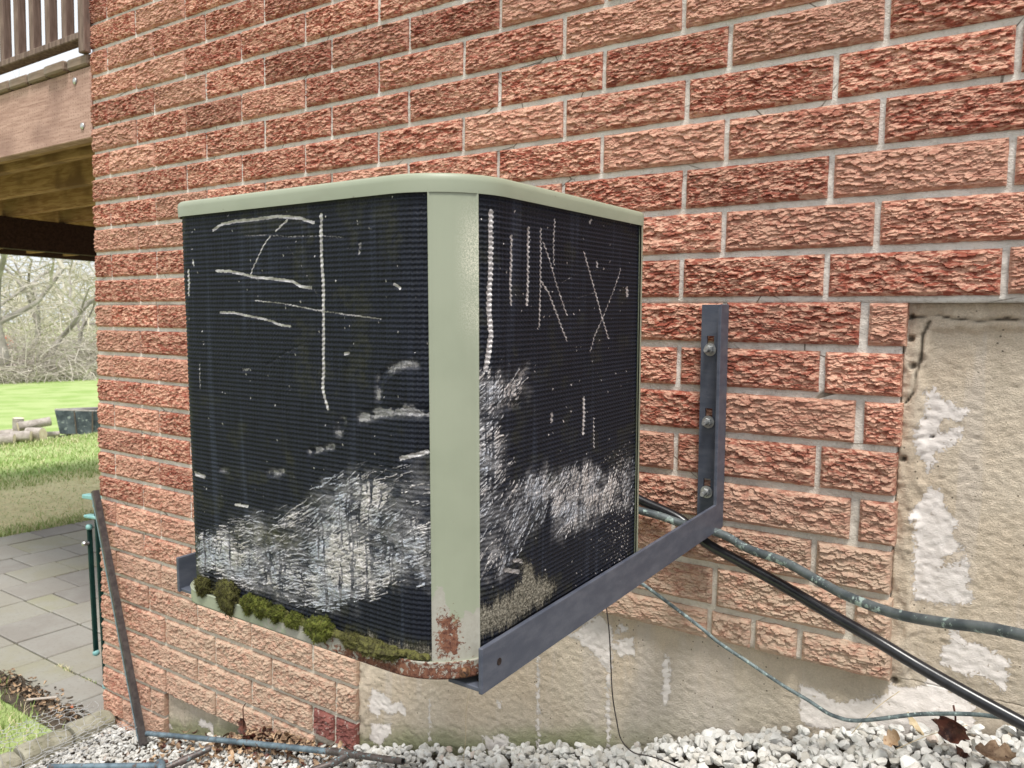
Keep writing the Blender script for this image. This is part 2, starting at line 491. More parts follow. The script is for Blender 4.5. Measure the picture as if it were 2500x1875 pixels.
# ------ measured marks: points on the coil faces, the wall and along the pipes, in metres
STROKES_FRONT=[
 ([(1.847,-0.687),(1.864,-0.681),(1.894,-0.679),(1.933,-0.679),(1.969,-0.678),(1.992,-0.68),(2.012,-0.683),(2.033,-0.689)],0.0032,1),
 ([(1.989,-0.683),(1.979,-0.688),(1.967,-0.695)],0.002,0.9),
 ([(1.957,-0.701),(1.943,-0.713),(1.931,-0.728),(1.922,-0.739),(1.919,-0.745)],0.0016,0.9),
 ([(1.85,-0.739),(1.876,-0.74),(1.902,-0.744),(1.93,-0.749),(1.96,-0.751),(1.994,-0.755),(2.009,-0.761),(2.026,-0.763)],0.003,1),
 ([(1.855,-0.792),(1.882,-0.792),(1.911,-0.796),(1.936,-0.799),(1.955,-0.802),(1.966,-0.806),(1.988,-0.808)],0.0024,1),
 ([(2.045,-0.681),(2.044,-0.707),(2.044,-0.727),(2.046,-0.757),(2.045,-0.791),(2.044,-0.825),(2.043,-0.859),(2.041,-0.88),(2.044,-0.89),(2.049,-0.902)],0.004,0.9),
 ([(1.907,-0.697),(1.954,-0.699),(1.994,-0.703),(2.044,-0.704),(2.079,-0.708)],0.0024,0.45),
 ([(1.926,-0.777),(1.977,-0.781),(2.029,-0.788),(2.077,-0.793),(2.135,-0.798)],0.002,0.6),
 ([(1.944,-0.856),(1.975,-0.841),(2.009,-0.829)],0.0028,0.35),
 ([(1.986,-0.714),(2.006,-0.731),(2.02,-0.75),(2.039,-0.776)],0.0014,0.45),
 ([(1.79,-0.737),(1.791,-0.752),(1.788,-0.768)],0.0044,1),
 ([(1.802,-0.724),(1.803,-0.731)],0.0024,0.9),
 ([(2.155,-0.761),(2.163,-0.765)],0.0032,0.8),
 ([(2.106,-0.716),(2.104,-0.726)],0.004,0.5),
 ([(1.896,-0.864),(1.91,-0.863)],0.0036,0.5),
 ([(2.129,-0.886),(2.132,-0.863),(2.147,-0.853),(2.164,-0.846),(2.181,-0.846)],0.0099,0.62),
 ([(2.103,-0.909),(2.126,-0.901),(2.161,-0.896),(2.203,-0.897)],0.0129,0.75),
 ([(2.065,-0.929),(2.073,-0.915)],0.0117,0.6),
 ([(2.016,-0.956),(2.028,-0.953),(2.056,-0.946)],0.007,0.8),
 ([(1.942,-0.991),(1.967,-0.986)],0.0094,0.55),
 ([(2.16,-0.949),(2.193,-0.94)],0.0047,0.8),
 ([(1.844,-0.998),(1.858,-0.998)],0.007,0.5),
 ([(1.785,-1.01),(1.807,-1.012)],0.0059,0.7),
 ([(1.873,-1.041),(1.897,-1.04)],0.0033,0.8),
 ([(1.808,-0.86),(1.806,-0.893)],0.0028,0.5),
 ([(2.079,-0.837),(2.084,-0.837)],0.0032,0.9),
]
CRUMPLE_FRONT=[
 [(1.783,-1.099),(1.828,-1.087),(1.875,-1.061),(1.919,-1.05),(1.96,-1.065),(1.964,-1.043),(2.011,-1.02),(2.041,-0.993),(2.091,-0.971),(2.145,-0.967),(2.172,-0.954),(2.204,-0.951),(2.203,-1.084),(2.157,-1.086),(2.105,-1.114),(2.05,-1.14),(2.006,-1.152),(1.96,-1.147),(1.894,-1.152),(1.825,-1.143),(1.78,-1.145)],
]
STROKES_SIDE=[
 ([(-0.796,-0.685),(-0.796,-0.712),(-0.796,-0.743),(-0.798,-0.767),(-0.799,-0.79),(-0.796,-0.814),(-0.799,-0.83),(-0.804,-0.852)],0.0067,0.8),
 ([(-0.759,-0.707),(-0.759,-0.732),(-0.761,-0.758),(-0.76,-0.782)],0.0036,0.8),
 ([(-0.724,-0.695),(-0.725,-0.723),(-0.725,-0.753),(-0.727,-0.782)],0.004,0.85),
 ([(-0.697,-0.694),(-0.697,-0.73),(-0.698,-0.765),(-0.7,-0.808)],0.0032,0.7),
 ([(-0.666,-0.68),(-0.668,-0.706),(-0.667,-0.734)],0.0024,0.7),
 ([(-0.692,-0.709),(-0.676,-0.731),(-0.662,-0.755),(-0.643,-0.782),(-0.634,-0.795)],0.002,0.85),
 ([(-0.696,-0.755),(-0.679,-0.768),(-0.661,-0.791),(-0.647,-0.811),(-0.635,-0.827)],0.0024,0.9),
 ([(-0.591,-0.715),(-0.574,-0.741),(-0.557,-0.768),(-0.539,-0.799),(-0.518,-0.828)],0.0024,0.9),
 ([(-0.484,-0.731),(-0.504,-0.761),(-0.531,-0.793),(-0.56,-0.823),(-0.572,-0.844)],0.0018,0.7),
 ([(-0.463,-0.759),(-0.462,-0.767)],0.0067,1),
 ([(-0.576,-0.676),(-0.572,-0.672)],0.005,0.6),
 ([(-0.554,-0.726),(-0.553,-0.731)],0.0048,0.7),
 ([(-0.647,-0.755),(-0.595,-0.738),(-0.51,-0.734)],0.0012,0.45),
 ([(-0.694,-0.796),(-0.625,-0.776),(-0.561,-0.766)],0.0012,0.45),
 ([(-0.661,-0.791),(-0.565,-0.774)],0.0012,0.4),
 ([(-0.588,-0.904),(-0.587,-0.928),(-0.589,-0.951)],0.0051,0.9),
 ([(-0.56,-0.934),(-0.559,-0.974)],0.0028,0.7),
 ([(-0.757,-0.877),(-0.745,-0.866),(-0.728,-0.858)],0.0105,0.6),
 ([(-0.792,-0.895),(-0.745,-0.896)],0.0094,0.5),
 ([(-0.818,-0.931),(-0.811,-0.947),(-0.811,-0.975)],0.014,0.5),
 ([(-0.669,-0.916),(-0.669,-0.924)],0.0059,0.7),
 ([(-0.771,-1.084),(-0.744,-1.094)],0.0047,0.9),
 ([(-0.753,-1.077),(-0.738,-1.083)],0.0042,0.9),
]
CRUMPLE_SIDE=[
 [(-0.821,-0.854),(-0.777,-0.87),(-0.728,-0.863),(-0.732,-0.883),(-0.777,-0.893),(-0.792,-0.913),(-0.777,-0.937),(-0.769,-0.97),(-0.777,-0.986),(-0.822,-0.978)],
 [(-0.822,-0.982),(-0.727,-0.986),(-0.683,-0.987),(-0.673,-1.006),(-0.691,-1.042),(-0.727,-1.043),(-0.744,-1.063),(-0.769,-1.07),(-0.777,-1.082),(-0.822,-1.082)],
 [(-0.673,-0.996),(-0.608,-0.993),(-0.581,-0.992),(-0.523,-1.024),(-0.418,-1.019),(-0.412,-1.088),(-0.509,-1.067),(-0.58,-1.076),(-0.623,-1.068),(-0.663,-1.071)],
]
LICHEN_SIDE=[
 [(-0.819,-1.11),(-0.793,-1.114),(-0.761,-1.11),(-0.744,-1.106),(-0.736,-1.08),(-0.718,-1.089),(-0.709,-1.106),(-0.681,-1.119),(-0.652,-1.138),(-0.681,-1.152),(-0.727,-1.152),(-0.777,-1.154),(-0.823,-1.149)],
]
PAINT=[
 [(2.576,-0.928),(2.588,-0.92),(2.605,-0.94),(2.627,-0.949),(2.644,-0.952),(2.631,-0.973),(2.619,-0.971),(2.601,-0.976),(2.599,-0.998),(2.626,-0.984),(2.636,-0.985),(2.633,-1.001),(2.612,-1.021),(2.594,-1.03),(2.598,-1.044),(2.589,-1.065),(2.583,-1.056),(2.569,-1.036),(2.564,-1.001),(2.572,-0.978),(2.581,-0.956)],
 [(2.588,-1.092),(2.607,-1.093),(2.617,-1.121),(2.634,-1.143),(2.629,-1.172),(2.645,-1.188),(2.615,-1.211),(2.616,-1.225),(2.64,-1.214),(2.652,-1.197),(2.656,-1.218),(2.655,-1.254),(2.668,-1.272),(2.632,-1.287),(2.575,-1.289),(2.572,-1.234),(2.573,-1.193),(2.568,-1.153),(2.561,-1.143),(2.579,-1.115)],
 [(2.628,-1.327),(2.644,-1.326),(2.653,-1.347),(2.679,-1.343),(2.719,-1.363),(2.72,-1.375),(2.716,-1.414),(2.69,-1.401),(2.675,-1.395),(2.663,-1.406),(2.623,-1.393),(2.622,-1.368),(2.636,-1.349)],
 [(2.395,-1.488),(2.435,-1.488),(2.461,-1.503),(2.539,-1.47),(2.545,-1.454),(2.568,-1.445),(2.587,-1.445),(2.596,-1.44),(2.606,-1.421),(2.625,-1.429),(2.658,-1.441),(2.68,-1.452),(2.674,-1.462),(2.678,-1.484),(2.639,-1.501),(2.609,-1.526),(2.549,-1.542),(2.501,-1.544),(2.471,-1.548),(2.438,-1.561),(2.406,-1.559),(2.395,-1.539)],
 [(1.9,-1.512),(1.951,-1.469),(1.975,-1.444),(1.994,-1.46),(2.008,-1.473),(2.007,-1.555),(1.993,-1.559),(1.964,-1.54),(1.949,-1.527),(1.934,-1.527),(1.922,-1.513)],
 [(2.012,-1.472),(2.029,-1.456),(2.046,-1.464),(2.029,-1.477),(2.022,-1.476)],
 [(2.009,-1.502),(2.054,-1.478),(2.062,-1.518),(2.041,-1.52),(2.031,-1.529),(2.01,-1.515)],
 [(2.125,-1.511),(2.134,-1.49),(2.142,-1.532),(2.14,-1.577),(2.131,-1.611),(2.124,-1.597)],
 [(1.818,-1.58),(1.825,-1.578),(1.831,-1.812),(1.824,-1.815)],
 [(1.995,-1.558),(2.004,-1.556),(2.009,-1.734),(2.002,-1.736)],
 [(1.71,-1.716),(1.725,-1.716),(1.719,-1.732)],
 [(1.669,-1.814),(1.695,-1.813),(1.729,-1.791),(1.75,-1.799),(1.738,-1.825),(1.696,-1.853),(1.678,-1.841)],
 [(1.502,-1.769),(1.506,-1.767),(1.508,-1.88),(1.503,-1.881)],
 [(1.303,-1.8),(1.329,-1.8),(1.368,-1.809),(1.377,-1.823),(1.41,-1.803),(1.431,-1.832),(1.423,-1.841),(1.398,-1.833),(1.373,-1.853),(1.343,-1.846),(1.325,-1.871),(1.294,-1.86)],
 [(1.304,-1.897),(1.373,-1.876),(1.373,-1.902),(1.33,-1.952),(1.299,-1.946)],
 [(0.533,-2.125),(0.559,-2.109),(0.616,-2.108),(0.621,-2.138),(0.609,-2.142),(0.596,-2.13),(0.552,-2.139)],
 [(0.336,-2.193),(0.385,-2.178),(0.392,-2.193),(0.35,-2.201)],
]
PALE=[
 [(2.05,-1.479),(2.181,-1.466),(2.214,-1.531),(2.279,-1.558),(2.283,-1.663),(2.157,-1.698),(2.057,-1.705),(2.046,-1.577)],
]
CRACK=[
 [(2.538,-0.804),(2.567,-0.8),(2.589,-0.798),(2.61,-0.803),(2.65,-0.807),(2.687,-0.803),(2.71,-0.806)],
 [(2.577,-0.807),(2.568,-0.832),(2.567,-0.868),(2.561,-0.9),(2.559,-0.929),(2.548,-0.948)],
]
GREY = [(2.037, -0.05, -1.184), (2.099, -0.05, -1.189), (2.143, -0.05, -1.194), (2.177, -0.05, -1.2), (2.26, -0.055, -1.207), (2.316, -0.07, -1.222), (2.389, -0.1, -1.226), (2.459, -0.14, -1.238), (2.499, -0.17, -1.241), (2.546, -0.2, -1.241), (2.59, -0.23, -1.236), (2.649, -0.27, -1.221), (2.7, -0.3, -1.207), (2.759, -0.34, -1.196)]
BLACK = [(2.026, -0.03, -1.15), (2.084, -0.03, -1.172), (2.168, -0.03, -1.197), (2.224, -0.035, -1.234), (2.3, -0.06, -1.252), (2.389, -0.09, -1.273), (2.466, -0.11, -1.296), (2.539, -0.13, -1.316), (2.604, -0.14, -1.339), (2.665, -0.15, -1.358), (2.722, -0.155, -1.376), (2.772, -0.16, -1.391)]
THIN = [(2.075, -0.12, -1.289), (2.134, -0.12, -1.31), (2.235, -0.1, -1.371), (2.274, -0.09, -1.399), (2.333, -0.08, -1.429), (2.393, -0.08, -1.454), (2.432, -0.08, -1.467), (2.464, -0.08, -1.48), (2.483, -0.08, -1.483), (2.504, -0.08, -1.482), (2.538, -0.08, -1.47), (2.602, -0.08, -1.442), (2.665, -0.1, -1.414), (2.704, -0.11, -1.402), (2.73, -0.125, -1.394), (2.773, -0.13, -1.398)]
WIRE = [(2.02, -0.06, -1.362), (2.031, -0.06, -1.4), (2.039, -0.06, -1.454), (2.044, -0.06, -1.515), (2.052, -0.065, -1.573), (2.065, -0.07, -1.62), (2.081, -0.08, -1.65), (2.112, -0.09, -1.662), (2.155, -0.11, -1.646), (2.194, -0.13, -1.634), (2.251, -0.16, -1.621)]
COPPER = [(0.359, -0.06, -2.186), (0.896, -0.075, -2.039), (1.304, -0.09, -1.929), (1.532, -0.1, -1.872)]
COPPERBR = [(1.369, -0.09, -1.912), (1.326, -0.16, -1.955)]
DARKPIPE = [(0.782, -0.11, -2.076), (0.768, -0.2, -2.112)]
BLUEPIPE = [(0.333, -0.35, -2.172), (0.742, -0.24, -2.082), (0.817, -0.25, -2.071)]
POLE = [(0.373, -0.07, -2.17), (0.021, -0.03, -1.425)]

M_BRICK = m_brick('rustic_red_brick', (.32, .092, .058), (.66, .385, .275), (.17, .046, .033))
M_BRICK_RED = m_simple('old_red_paint', (.16, .050, .042), (.24, .085, .068), 30, .7, third=(.42, .32, .28))
M_MORTAR = m_mortar()
M_CONC = m_concrete()
M_COIL = m_coil()
M_SAGE = m_sage('sage_paint_cap', 0, .45)
M_SAGE_POST = m_sage('sage_paint_post', 1, .12)
M_SAGE_RIM = m_sage('sage_paint_rim', 2, .5)
M_STEEL = m_steel()
M_ZINC = m_simple('zinc_plated_steel', (.42, .43, .43), (.62, .63, .62), 90, .38, .7, .2, .0005)
M_RUST = m_simple('rusty_screw', (.10, .05, .03), (.30, .16, .08), 200, .7, .3, .4, .001)

# ------------------------------------------------------------------ the brick wall
H = .08569
W = .267
BEDS = {20: 20.03, 21: 21.05, 22: 22.16, 23: 23.15, 24: 24.15, 25: 25.15, 26: 26.15, 27: 27.15}
def zbed(j): return -H * BEDS.get(j, float(j))

def relief(X, Z, seed):
    """split-face relief: overlapping flakes, each thickest at its lower lip"""
    k = (.8, 1.0, 1.25)[seed % 3]
    v1, u1, w1, e1 = flakes(X, Z, .0150 * k, .0064 * k, seed)
    v2, u2, w2, e2 = flakes(X + .01, Z, .0072 * k, .0036 * k, seed + 40)
    big = fbm(X * 26, Z * 40, seed + 4, 3)
    calm = sstep(.30, .55, fbm(X * 18, Z * 30, seed + 60, 2)) * .55 + .45
    h = (.0050 * v1 - .0026 * np.clip(w1, -1, 1) + .0010 * u1 * (v2 - .5)) * calm
    h += (.0016 * v2 - .0012 * np.clip(w2, -1, 1)) * (1.3 - calm) * 1.2
    return np.clip(.0030 + 1.15 * h + .0036 * (big - .5), 0, .0130)

def brick_mesh(w, h, seed, step=.0017):
    nx = max(6, int(w / step)); nz = max(6, int(h / step))
    x = np.linspace(-w / 2, w / 2, nx); z = np.linspace(-h / 2, h / 2, nz)
    X, Z = np.meshgrid(x, z)
    e = np.minimum(np.minimum(X + w / 2, w / 2 - X), np.minimum(Z + h / 2, h / 2 - Z))
    tp = sstep(0, .0065, e + .002 * (fbm(X * 90, Z * 90, seed + 7) - .5))
    y = -(.0008 + relief(X, Z, seed)) * (.12 + .88 * tp)
    # ragged outline
    ed = 1 - sstep(0, .004, e)
    wob = .0022 * (fbm(X * 50, Z * 50, seed + 20) - .5)
    Xw = X + ed * np.sign(X) * wob; Zw = Z + ed * np.sign(Z) * wob
    V = np.stack([Xw, y, Zw], -1).reshape(-1, 3)
    i = np.arange(nx * nz).reshape(nz, nx)
    F = np.stack([i[:-1, :-1], i[:-1, 1:], i[1:, 1:], i[1:, :-1]], -1).reshape(-1, 4)
    ring = np.concatenate([i[0, :], i[1:, -1], i[-1, -2::-1], i[-2:0:-1, 0]])
    n = len(V)
    Vb = V[ring].copy(); Vb[:, 1] = .032
    m = len(ring)
    k = np.arange(m)
    F2 = np.stack([ring[k], n + k, n + (k + 1) % m, ring[(k + 1) % m]], -1)
    return mesh_np('brick', np.vstack([V, Vb]), np.vstack([F, F2]), M_BRICK, smooth=False)

_bm = {}
def get_brick(w, h, rnd, near=True):
    wk = round(w / .02) * .02 if w < .2 else .257
    hk = .075 if h > .06 else .043
    v = rnd.randrange(16 if wk > .2 else 4)
    k = (round(wk, 3), hk, v)
    if k not in _bm: _bm[k] = brick_mesh(wk, hk, 100 + v * 7 + int(wk * 1000), .0017)
    return _bm[k], w / wk, h / hk

wall = empty('brick_wall', (0, 0, -2.3), 'rugged red split-face brick house wall with grey mortar behind the condenser', 'wall')
rnd = random.Random(5)
spill = []     # bricks beyond the frame, joined

def heads(r):
    """the head joints (x) of course r"""
    xs = []
    for k in range(0, 16):
        if r % 2 == 0:
            x = W * (k + 1)
            if r >= 4: x += .011 * min(1, max(0, (x - 1.7) / .6))
            else: x -= .004 * min(1, max(0, (x - 1.7) / .4))
            if r >= 20: x += .027
        else:
            x = .1 + W * k
            x -= .011 * min(1, max(0, (x - 1.7) / .5)) * (1 if r < 9 else .3)
            if r >= 20: x += .02
        xs.append(x)
    return xs

def top_of_frame(x): return .2493 - .21 * x

def place_brick(x0, x1, zt, zb, mat=None, name='brick'):
    w = x1 - x0; h = zt - zb
    if w < .018: return
    me, sx, sz = get_brick(w, h, rnd)
    fx = rnd.choice((1, 1, 1, -1))
    cx = (x0 + x1) / 2; cz = (zt + zb) / 2
    dy = rnd.uniform(-.0012, .0012)
    vis = zb < top_of_frame(x0) + .02 and x0 < 2.80
    if vis or mat:
        o = link('brick', me, wall, (cx, dy, cz + 2.3), (rnd.uniform(-.006, .006), 0, rnd.uniform(-.004, .004)), (sx * fx, 1, sz))
        if mat:
            o.data = me.copy(); o.data.materials.clear(); o.data.materials.append(mat)
            o['label'] = 'smooth brick with flaking old red paint at the foot of the wall'
    else:
        spill.append((x0, x1, zt, zb))

def row_span(r):
    if r < 9: return 0.0, 3.9
    if r < 16: return 0.0, 2.541 + (.004 if r % 2 else 0)
    if r < 17: return 0.0, 2.548
    if r < 23: return 0.0, 1.264
    if r < 24: return 0.0, 1.10
    return 0.0, .372

for r in range(-9, 27):
    a, b = row_span(r)
    xs = [x for x in heads(r) if x < b - .03]
    zt = zbed(r) - .0062; zb = zbed(r + 1) + .0060
    if r == 16:
        xs = [x for x in xs if x < 1.2] + [1.264] + [x for x in xs if 1.3 < x < 2.05] + [2.225, 2.3105, 2.396]
        zt = zbed(16) - .006
    if 9 <= r < 16 and r % 2 == 1:
        xs = [x for x in xs if x < 2.4] + [2.48]
    if r == 22: xs = [x for x in xs if x < 1.05] + [1.095, 1.185]
    if r == 23: xs = [x for x in xs if x < 1.0]
    edges = [a] + xs + [b]
    for i in range(len(edges) - 1):
        x0 = edges[i] + (0 if i == 0 else .0052); x1 = edges[i + 1] - (0 if i == len(edges) - 2 else .0052)
        if 9 <= r < 16 and r % 2 == 1 and i == len(edges) - 2: x0 += .002
        if 9 <= r < 16 and r % 2 == 1 and i == len(edges) - 3: x1 -= .003
        zbb = -1.4325 if (r == 16 and x0 > 1.2) else zb
        if r == 16 and i == len([q for q in xs if q < 1.27]) - 1: x1 = 1.264
        place_brick(x0, x1, zt + rnd.uniform(-.001, .001), zbb + rnd.uniform(-.001, .001), M_BRICK_RED if (r == 22 and i >= len(edges) - 3) else None)

m = MB()
for x0, x1, zt, zb in spill: m.box(x0, x1, -.003, .032, zb, zt, .003)
# the bricks turning the corner on the hidden side of the house, and the wall above the frame
for r in range(-9, 27):
    zt = zbed(r) - .0052; zb = zbed(r + 1) + .0052
    y = .0335 if r % 2 else .0335
    first = .100 if r % 2 == 0 else W
    y0 = .034; y1 = first - .01
    while y0 < 3.0:
        m.box(-.003, .03, y0, y1, zb, zt, .003)
        y0 = y1 + .0104; y1 = y0 + .257
for r in range(-36, -9):
    zt = zbed(r) - .0052; zb = zbed(r + 1) + .0052
    xs = [0.0] + [x for x in heads(r)[:14]]
    for i in range(len(xs) - 1): m.box(xs[i] + .005, xs[i + 1] - .005, -.003, .03, zb, zt, .003)
o = m.build('brick', M_BRICK, wall, loc=(0, 0, 2.3)); o['kind'] = 'stuff'; o['label'] = 'bricks round the hidden corner and beyond the frame'

def sheet(x0, x1, z0, z1, step, yf, mat, name, parent, attrs=None, back=.05, loc=None):
    nx = max(2, int((x1 - x0) / step)); nz = max(2, int((z1 - z0) / step))
    X, Z = np.meshgrid(np.linspace(x0, x1, nx), np.linspace(z0, z1, nz))
    Y = yf(X, Z)
    V = np.stack([X, Y, Z], -1).reshape(-1, 3)
    i = np.arange(nx * nz).reshape(nz, nx)
    F = np.stack([i[:-1, :-1], i[:-1, 1:], i[1:, 1:], i[1:, :-1]], -1).reshape(-1, 4)
    ring = np.concatenate([i[0, :], i[1:, -1], i[-1, -2::-1], i[-2:0:-1, 0]])
    n = len(V); Vb = V[ring].copy(); Vb[:, 1] = back; mm = len(ring); k = np.arange(mm)
    F2 = np.stack([ring[k], n + k, n + (k + 1) % mm, ring[(k + 1) % mm]], -1)
    at = None
    if attrs:
        at = {}
        for kk, fn in attrs.items():
            A = fn(X, Z).reshape(-1); at[kk] = np.concatenate([A, A[ring]])
    me = mesh_np(name, np.vstack([V, Vb]), np.vstack([F, F2]), mat, smooth=True, attrs=at)
    return link(name, me, parent, loc)

def ymortar(X, Z): return .0035 + .0042 * (fbm(X * 60, Z * 60, 3) - .5) + .0035 * (fbm(X * 9, Z * 11, 8, 3) - .5)
L23 = (0, 0, 2.3)
sheet(.0, 3.9, -.7775, 3.1, .0065, ymortar, M_MORTAR, 'mortar', wall, back=.11, loc=L23)
sheet(.0, 2.539, -1.4325, -.7775, .0055, ymortar, M_MORTAR, 'mortar', wall, back=.11, loc=L23)
sheet(.0, 1.262, -2.00, -1.4325, .0065, ymortar, M_MORTAR, 'mortar', wall, back=.11, loc=L23)
sheet(.0, 1.10, -2.045, -2.00, .0065, ymortar, M_MORTAR, 'mortar', wall, back=.11, loc=L23)
sheet(.0, .369, -2.36, -2.045, .0065, ymortar, M_MORTAR, 'mortar', wall, back=.11, loc=L23)
core = MB(); core.box(.012, 3.9, .085, 3.6, -2.6, 3.1)
core.build('wall_core', M_MORTAR, wall, loc=L23)
# ------------------------------------------------------------------ ground heights
GX = [-1.0, 0.0, .1, .36, .68, 1.27, 1.7, 2.03, 2.33, 2.7, 3.4, 8.0]
GZ = [-2.31, -2.275, -2.26, -2.215, -2.135, -1.980, -1.845, -1.738, -1.603, -1.478, -1.36, -1.2]
def gz(x, y):
    return np.interp(x, GX, GZ) + .10 * np.maximum(np.minimum(y, 0), -.6) + .02 * np.minimum(y + .6, 0)

# ------------------------------------------------------------------ concrete foundation and niche
found = empty('concrete_foundation', (1.9, .03, -2.0), 'parged beige concrete foundation with peeling white paint below and right of the bricks', 'foundation')
def in_niche(X, Z): return sstep(2.538, 2.545, X) * sstep(-1.47, -1.43, Z)
def rag(X, Z, s, a): return a * (fbm(X * 45, Z * 45, s, 4) - .5) * 2
def yfound(X, Z):
    y = .018 + .003 * (fbm(X * 6, Z * 6, 41, 3) - .5) + .0052 * (fbm(X * 110, Z * 150, 42, 4) - .5)
    y += .014 * sstep(-1.50, -1.42, Z) * sstep(2.3, 2.56, X)
    # mortar fillet down the left edge and along the top of the niche
    fl = sstep(.040, .028, (X - 2.541) + rag(X, Z, 44, .010)) * sstep(-1.46, -1.40, Z) * sstep(2.53, 2.54, X)
    ft = sstep(.052, .040, (-.7775 - Z) + rag(X, Z, 45, .010)) * sstep(2.52, 2.54, X)
    f = np.maximum(fl, ft)
    y += f * (-.010 + .010 * (fbm(X * 70, Z * 40, 46, 4) - .5))
    # same fillet at the step by the lower left bricks
    fl2 = sstep(.036, .026, (X - 1.262) + rag(X, Z, 47, .006)) * sstep(-1.45, -1.50, Z) * (X > 1.2)
    y += fl2 * (-.008 + .008 * (fbm(X * 60, Z * 40, 48, 3) - .5))
    for c in CRACK:
        d = seg_dist(X, Z, c) + rag(X, Z, 50, .0022)
        y += .010 * (1 - sstep(.0, .0045, np.abs(d)))
    # dark holes in the fillet
    for (hx, hz, hr) in ((2.549, -.800, .006), (2.551, -.838, .007), (2.556, -.884, .007), (2.549, -1.045, .0065), (2.59, -1.004, .0035), (2.553, -1.44, .008)):
        y += .012 * (1 - sstep(hr * .5, hr, np.hypot(X - hx, Z - hz)))
    return y
def a_paint(X, Z):
    f = np.full(X.shape, -.05)
    for p in PAINT: f = np.maximum(f, poly_sd(X, Z, p))
    return f
def a_pale(X, Z):
    f = np.full(X.shape, -.2)
    for p in PALE: f = np.maximum(f, poly_sd(X, Z, p))
    return f
def a_above(X, Z): return Z - gz(X, 0 * X)
def a_crack(X, Z):
    f = np.zeros(X.shape)
    for c in CRACK:
        d = seg_dist(X, Z, c) + rag(X, Z, 50, .0022)
        f = np.maximum(f, 1 - sstep(.0006, .0024, np.abs(d)))
    for (hx, hz, hr) in ((2.549, -.800, .006), (2.551, -.838, .007), (2.556, -.884, .007), (2.549, -1.045, .0065), (2.59, -1.004, .0035), (2.553, -1.44, .008)):
        f = np.maximum(f, 1 - sstep(hr * .35, hr * .8, np.hypot(X - hx, Z - hz)))
    return f
AT = dict(paint=a_paint, pale=a_pale, above=a_above, crack=a_crack)
LF = (-1.9, -.03, 2.0)
o = sheet(2.5412, 3.9, -1.4327, -.7777, .0033, yfound, M_CONC, 'niche_panel', found, AT, back=.084, loc=LF)
o = sheet(1.2645, 3.9, -2.35, -1.4327, .0036, yfound, M_CONC, 'foundation_panel', found, AT, back=.084, loc=LF)
o = sheet(.375, 1.2642, -2.45, -2.047, .0045, lambda X, Z: yfound(X, Z) - .004, M_CONC, 'foundation_panel', found, AT, back=.084, loc=LF)

# ------------------------------------------------------------------ the condenser on its wall brackets
M_HOLE = m_simple('rusty_hole_shade', (.02, .012, .01), (.07, .045, .035), 150, .9)  # rusty dark colour stands in for the shade inside holes and slot
TILT = .0307
unit = empty('condenser_unit', (0, 0, 0), 'sage green outdoor condenser with black scratched and crushed fins hung on the wall', 'air conditioner', rot=(TILT, 0, 0))
XL, XR, YF, YB = 1.75, 2.243, -.8656, -.398
RL, RR = .045, .090
ZT, ZCB, ZRT, ZRB = -.647, -.667, -1.1705, -1.1900

def outline(ins=0.0, n=14, y_back=YB):
    """rounded rectangle seen from above, from the back left round the front to the back right; returns xy and length"""
    P = []
    def arc(cx, cy, r, a0, a1):
        for i in range(n + 1):
            a = a0 + (a1 - a0) * i / n
            P.append((cx + r * math.cos(a), cy + r * math.sin(a)))
    xl, xr, yf, yb = XL + ins, XR - ins, YF + ins, y_back - ins
    rl, rr, rb = RL - ins, RR - ins, max(.008, .03 - ins)
    arc(xl + rb, yb - rb, rb, math.pi / 2, math.pi)
    for i in range(1, 12): P.append((xl, yb - rb + (yf + rl - yb + rb) * i / 12))
    arc(xl + rl, yf + rl, rl, math.pi, 1.5 * math.pi)
    for i in range(1, 16): P.append((xl + rl + (xr - rr - xl - rl) * i / 16, yf))
    arc(xr - rr, yf + rr, rr, 1.5 * math.pi, 2 * math.pi)
    for i in range(1, 12): P.append((xr, yf + rr + (yb - rb - yf - rr) * i / 12))
    arc(xr - rb, yb - rb, rb, 0, math.pi / 2)
    return P

def path_table(P):
    P = np.array(P); d = np.hypot(*(P[1:] - P[:-1]).T); s = np.concatenate([[0], np.cumsum(d)])
    return P, s
def path_at(tab, s):
    P, S = tab
    x = np.interp(s, S, P[:, 0]); y = np.interp(s, S, P[:, 1])
    e = 1e-3
    x2 = np.interp(s + e, S, P[:, 0]); y2 = np.interp(s + e, S, P[:, 1]); x1 = np.interp(s - e, S, P[:, 0]); y1 = np.interp(s - e, S, P[:, 1])
    tx, ty = x2 - x1, y2 - y1; L = np.hypot(tx, ty) + 1e-12
    return x, y, ty / L, -tx / L       # outward normal (path runs counter-clockwise)

TAB = path_table(outline(0.0))
def s_of(cond):
    P, S = TAB
    ss = np.linspace(0, S[-1], 6000); x, y, _, _ = path_at(TAB, ss)
    k = np.where(cond(x, y))[0]
    return ss[k[0]]
S_LC = s_of(lambda x, y: (y < YF + RL) & (x < XL + .05)) + RL * .45
S_P0 = s_of(lambda x, y: (x > 2.1966) & (y < -.8))       # corner post from here...
S_P1 = s_of(lambda x, y: (y > -.8154) & (x > 2.2))     # ... to here, round the corner
S_END = s_of(lambda x, y: (y > YB - .028) & (x > 2.2))

def prof_sweep(prof, s0, s1, n, close=True):
    """sweep a closed (offset outwards, z) profile along the outline"""
    ss = np.linspace(s0, s1, n); x, y, nx_, ny_ = path_at(TAB, ss)
    k = len(prof); V = []
    for i in range(n):
        for (o_, z_) in prof: V.append((x[i] + nx_[i] * o_, y[i] + ny_[i] * o_, z_))
    F = []
    for i in range(n - 1):
        for j in range(k): F.append([i * k + j, i * k + (j + 1) % k, (i + 1) * k + (j + 1) % k, (i + 1) * k + j])
    return V, F

